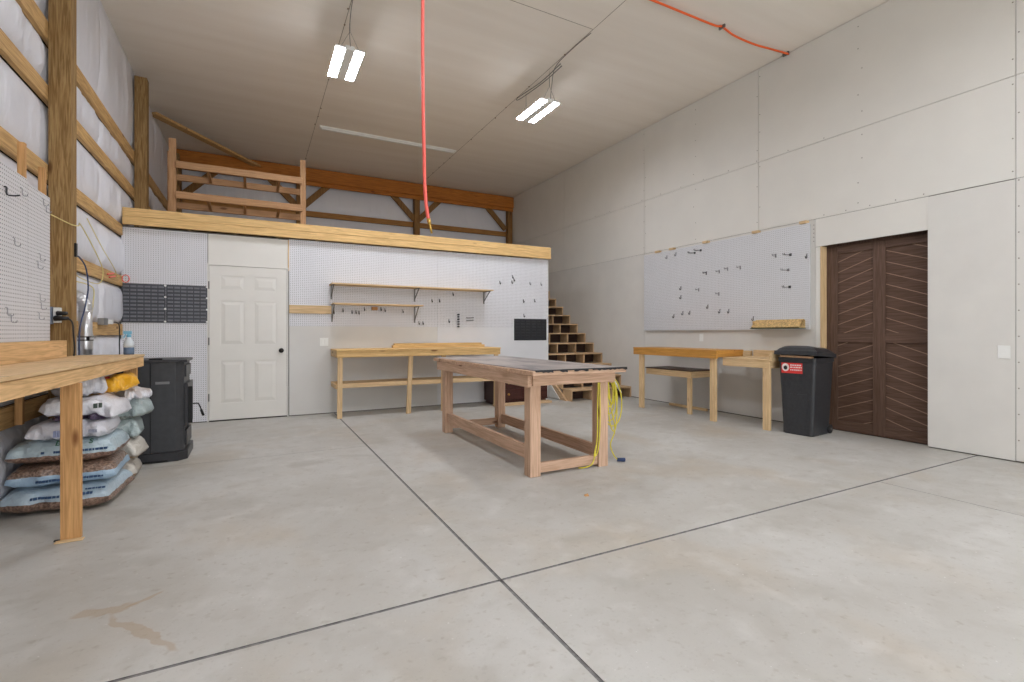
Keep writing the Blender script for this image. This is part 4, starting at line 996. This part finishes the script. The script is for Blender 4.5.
def bag(x0, x1, y0, y1, z0, z1, seed, rot_=0, droop=0, wr=.008, pin=.10, lean=0):
    """pillow bag: long axis X, crimped flat at both ends"""
    L_ = (x1-x0)/2; W = (y1-y0)/2; Hh = (z1-z0)/2; cx_, cy_, cz = (x0+x1)/2, (y0+y1)/2, (z0+z1)/2
    NU, NV = 34, 36; m = MB()
    for a in range(NU+1):
        u = -1+2*a/NU
        e = max(0, 1-abs(u)**8)
        hh = Hh*(.07+.93*e**.55); ww = W*(.90+.10*(1-abs(u)**8)) if pin < .2 else W*(.6+.4*e)
        for b in range(NV):
            q = 2*math.pi*b/NV; c_, s2 = math.cos(q), math.sin(q)
            yy = ww*math.copysign(abs(c_)**.5, c_); zz = hh*math.copysign(abs(s2)**.66, s2)
            nz = noise.noise(Vector((u*3.2+seed, yy*7, zz*7)))*wr*2.2+noise.noise(Vector((u*9+seed, yy*22, zz*14)))*wr
            k = 1+nz/max(Hh, .02)*.5
            xx = u*L_+noise.noise(Vector((seed, yy*6, 1)))*.02
            dz = -droop*max(0, u)**2-hh*0
            # rest flat: bottom squash
            zz2 = zz*k
            if zz2 < 0: zz2 *= .92
            p = Vector((xx, yy*k, zz2+dz+(1-e**.5)*(-Hh*.35)+lean*u))
            p = Matrix.Rotation(R(rot_), 3, 'Z') @ p
            m.v.append((cx_+p.x, cy_+p.y, max(cz+p.z, .002)))
    for a in range(NU):
        for b in range(NV):
            m.f.append((a*NV+b, (a+1)*NV+b, (a+1)*NV+(b+1) % NV, a*NV+(b+1) % NV)); m.m.append(0)
    m.f.append(tuple(range(NV))); m.m.append(0); m.f.append(tuple(NU*NV+NV-1-k for k in range(NV))); m.m.append(0)
    return m
M_b1 = bagmat('pellet_bag_blue_top', (176, 194, 206), (128, 104, 90), .078, wob=1.2)
M_b3 = bagmat('pellet_bag_green_letters', (178, 196, 204), (132, 106, 92), .060, wob=1.2)
M_b2 = bagmat('pellet_bag_brown_top', (134, 112, 98), (160, 186, 208), .085, wob=1.2, speck=True)
M_bw = bagmat('bag_white', (228, 228, 234), (214, 214, 224), -.5, gloss=.35)
M_bw2 = bagmat('bag_white_print', (224, 224, 232), (206, 208, 222), .02, gloss=.35)
M_bp = bagmat('bag_purple', (66, 50, 74), (56, 44, 62), -.5)
M_by = bagmat('bag_yellow', (240, 178, 44), (232, 150, 40), -.5)
M_bg = bagmat('bag_greygreen', (180, 194, 194), (150, 156, 150), .04)
M_bt = bagmat('bag_translucent_tan', (208, 202, 192), (168, 142, 108), .05)
def mkbag(name, mb, mat, label, cat='bag', group=None):
    t = thing(name, (sum(v[0] for v in mb.v)/len(mb.v), sum(v[1] for v in mb.v)/len(mb.v), min(v[2] for v in mb.v)), label, cat, group)
    obj('sack', mb, mat, t, smooth=True); BAGV[t.name] = mb.v
    return t
BAGV = {}
def front(t, x, z):
    best = 9; yy = 9
    for v in BAGV[t.name]:
        if abs(v[0]-x) < .035 and abs(v[2]-z) < .03: yy = min(yy, v[1])
    return yy if yy < 9 else None
def print_marks(t, x0, x1, z, h, mat, seed, slant=.0):
    random.seed(seed); m = MB(); x = x0
    while x < x1:
        w = random.uniform(.008, .02)
        if random.random() < .85:
            ya = front(t, x+w/2, z); yb = front(t, x+w/2, z+h)
            if ya and yb:
                ya -= .003; yb -= .003
                m.hexa([(x, ya, z), (x+w, ya, z), (x+w, ya+.012, z), (x, ya+.012, z), (x, yb, z+h), (x+w, yb, z+h), (x+w, yb+.012, z+h), (x, yb+.012, z+h)])
        x += w+.004; z += slant
    if m.v: tag(obj('printed_lettering', m, mat, t))
M_ink = plain('ink_navy', (58, 84, 120), .5); M_inkg = plain('ink_green', (48, 104, 72), .5)
GB = 'wood pellet bags stacked under the left bench'
t1 = mkbag('pellet_bag', bag(-1.43, -.845, 4.16, 4.72, .002, .165, 1, -4, wr=.007), M_b1, 'clear and pale blue pellet bag, bottom of the stack under the left bench', group=GB)
t2 = mkbag('pellet_bag', bag(-1.405, -.845, 4.19, 4.70, .160, .315, 2.3, 0, wr=.007), M_b2, 'pellet bag with brown top and light blue lower edge, second from bottom', group=GB)
t3 = mkbag('pellet_bag', bag(-1.40, -.845, 4.20, 4.70, .308, .472, 4.1, -2, wr=.007), M_b3, 'pale blue pellet bag with green letters, third from bottom of the stack', group=GB)
t4 = mkbag('feed_bag', bag(-1.30, -.88, 4.17, 4.66, .466, .585, 5.7, 2, wr=.016), M_bw2, 'crumpled white bag lying directly on the three pellet bags')
t5 = mkbag('feed_bag', bag(-1.20, -.92, 4.25, 4.66, .575, .632, 6.2, 0, wr=.012), M_bp, 'thin dark purple bag between the two white bags')
t6 = mkbag('feed_bag', bag(-1.24, -.83, 4.21, 4.66, .618, .735, 7.7, -5, wr=.016, droop=.05), M_bw, 'white bag with dark print, upper one of the two lying white bags')
t7 = mkbag('snack_bag', bag(-1.12, -.80, 4.48, 4.80, .735, .85, 8.4, 18, wr=.014, lean=.02), M_by, 'yellow bag with red and white print near the top of the pile')
t8 = mkbag('plastic_bag', bag(-1.20, -.96, 4.30, 4.56, .735, .882, 9.9, 30, wr=.024), M_bw, 'loose pale plastic bag, topmost on the pile right under the bench')
t9 = mkbag('plastic_bag', bag(-.93, -.75, 4.62, 4.90, .665, .735, 12.2, 25, wr=.022), M_bw, 'crumpled white plastic bag sticking out right below the yellow bag')
GS = 'bags of the second stack behind the pellet bags'
zz = [.002, .15, .315, .48, .64]
mats = [M_bt, M_bt, M_bg, M_bg]
labs = ['translucent tan bag on the floor, lowest of the stack next to the stove', 'translucent tan bag second from the floor in the stack by the stove', 'grey-green bag in the middle of the stack beside the stove', 'grey-green bag second from the top of the stack by the stove']
for i in range(4):
    mkbag('feed_bag', bag(-1.32, (-.84, -.80, -.83, -.77)[i], 4.82, 5.16, zz[i], zz[i+1]+.006, 20+i*1.7, (4, -5, 6, -3)[i], wr=.022), mats[i], labs[i], group=GS)
print_marks(t1, -1.26, -1.13, .108, .014, M_ink, 1); print_marks(t1, -1.08, -.93, .112, .014, M_ink, 2); print_marks(t1, -1.02, -.90, .14, .008, M_ink, 9)
print_marks(t2, -1.24, -1.10, .208, .014, M_ink, 3); print_marks(t2, -1.02, -.90, .208, .012, M_ink, 4)
print_marks(t3, -1.22, -1.11, .388, .014, M_ink, 5); print_marks(t3, -1.10, -.90, .388, .014, M_ink, 6)
print_marks(t4, -1.16, -1.10, .50, .04, plain('ink_pale_blue', (168, 178, 212), .5), 8); print_marks(t4, -.97, -.93, .515, .02, plain('ink_grey', (150, 154, 170), .5), 12)
def letters(parent, txt, loc, size, rx, mat, name='printed_letters'):
    cu = bpy.data.curves.new(name, 'FONT'); cu.body = txt; cu.size = size; cu.extrude = .002
    tmp = bpy.data.objects.new(name, cu); C.objects.link(tmp)
    bpy.context.view_layer.update()
    me = bpy.data.meshes.new_from_object(tmp.evaluated_get(bpy.context.evaluated_depsgraph_get()))
    bpy.data.objects.remove(tmp)
    me.materials.clear(); me.materials.append(mat)
    o = bpy.data.objects.new(name, me); C.objects.link(o); o.parent = parent
    o.location = Vector(loc)-wloc(parent); o.rotation_euler = (R(rx), 0, 0); return o
letters(t3, 'B', (-1.155, 4.205, .436), .056, 38, M_inkg); letters(t3, 'G', (-1.07, 4.205, .436), .056, 38, M_inkg); letters(t3, 'S', (-.985, 4.205, .436), .056, 38, M_inkg)
m = MB()
for c_ in ((-.955, 4.57, .828), (-.88, 4.62, .83)): m.lathe(c_, [(.03, 0), (.024, .016), (.004, .02)], 14)
obj('printed_patch', m, plain('print_red', (196, 44, 48), .4), t7)
print_marks(t6, -.955, -.915, .668, .03, plain('ink_olive', (70, 84, 78), .5), 15)

# ------------------------------------------------------------------ camera and light
cam = bpy.data.cameras.new('camera'); co = bpy.data.objects.new('camera', cam); C.objects.link(co)
cam.sensor_width = 36; cam.lens = 490/1024*36; cam.shift_y = -8/1024; cam.clip_start = .05
co.location = (0, 0, 1.17); co.rotation_euler = (R(90), 0, -math.atan(257/490))
bpy.context.scene.camera = co

w = bpy.data.worlds.new('world'); bpy.context.scene.world = w; w.use_nodes = True
w.node_tree.nodes['Background'].inputs[0].default_value = (.8, .88, 1, 1); w.node_tree.nodes['Background'].inputs[1].default_value = .3
# unseen area light added for presumed open-door daylight, tilted up towards the ceiling
a = bpy.data.lights.new('daylight_fill', 'AREA'); a.shape = 'RECTANGLE'; a.size = 5.0; a.size_y = 3.2; a.energy = 230; a.color = (.92, .96, 1)
ao = bpy.data.objects.new('daylight_fill', a); C.objects.link(ao); ao.location = (2.6, YN+.1, 1.75); ao.rotation_euler = (R(101), 0, 0)
sc = bpy.context.scene
sc.view_settings.view_transform = 'Standard'; sc.view_settings.look = 'None'; sc.view_settings.gamma = 1
sc.view_settings.use_curve_mapping = False; sc.view_settings.exposure = 0.22
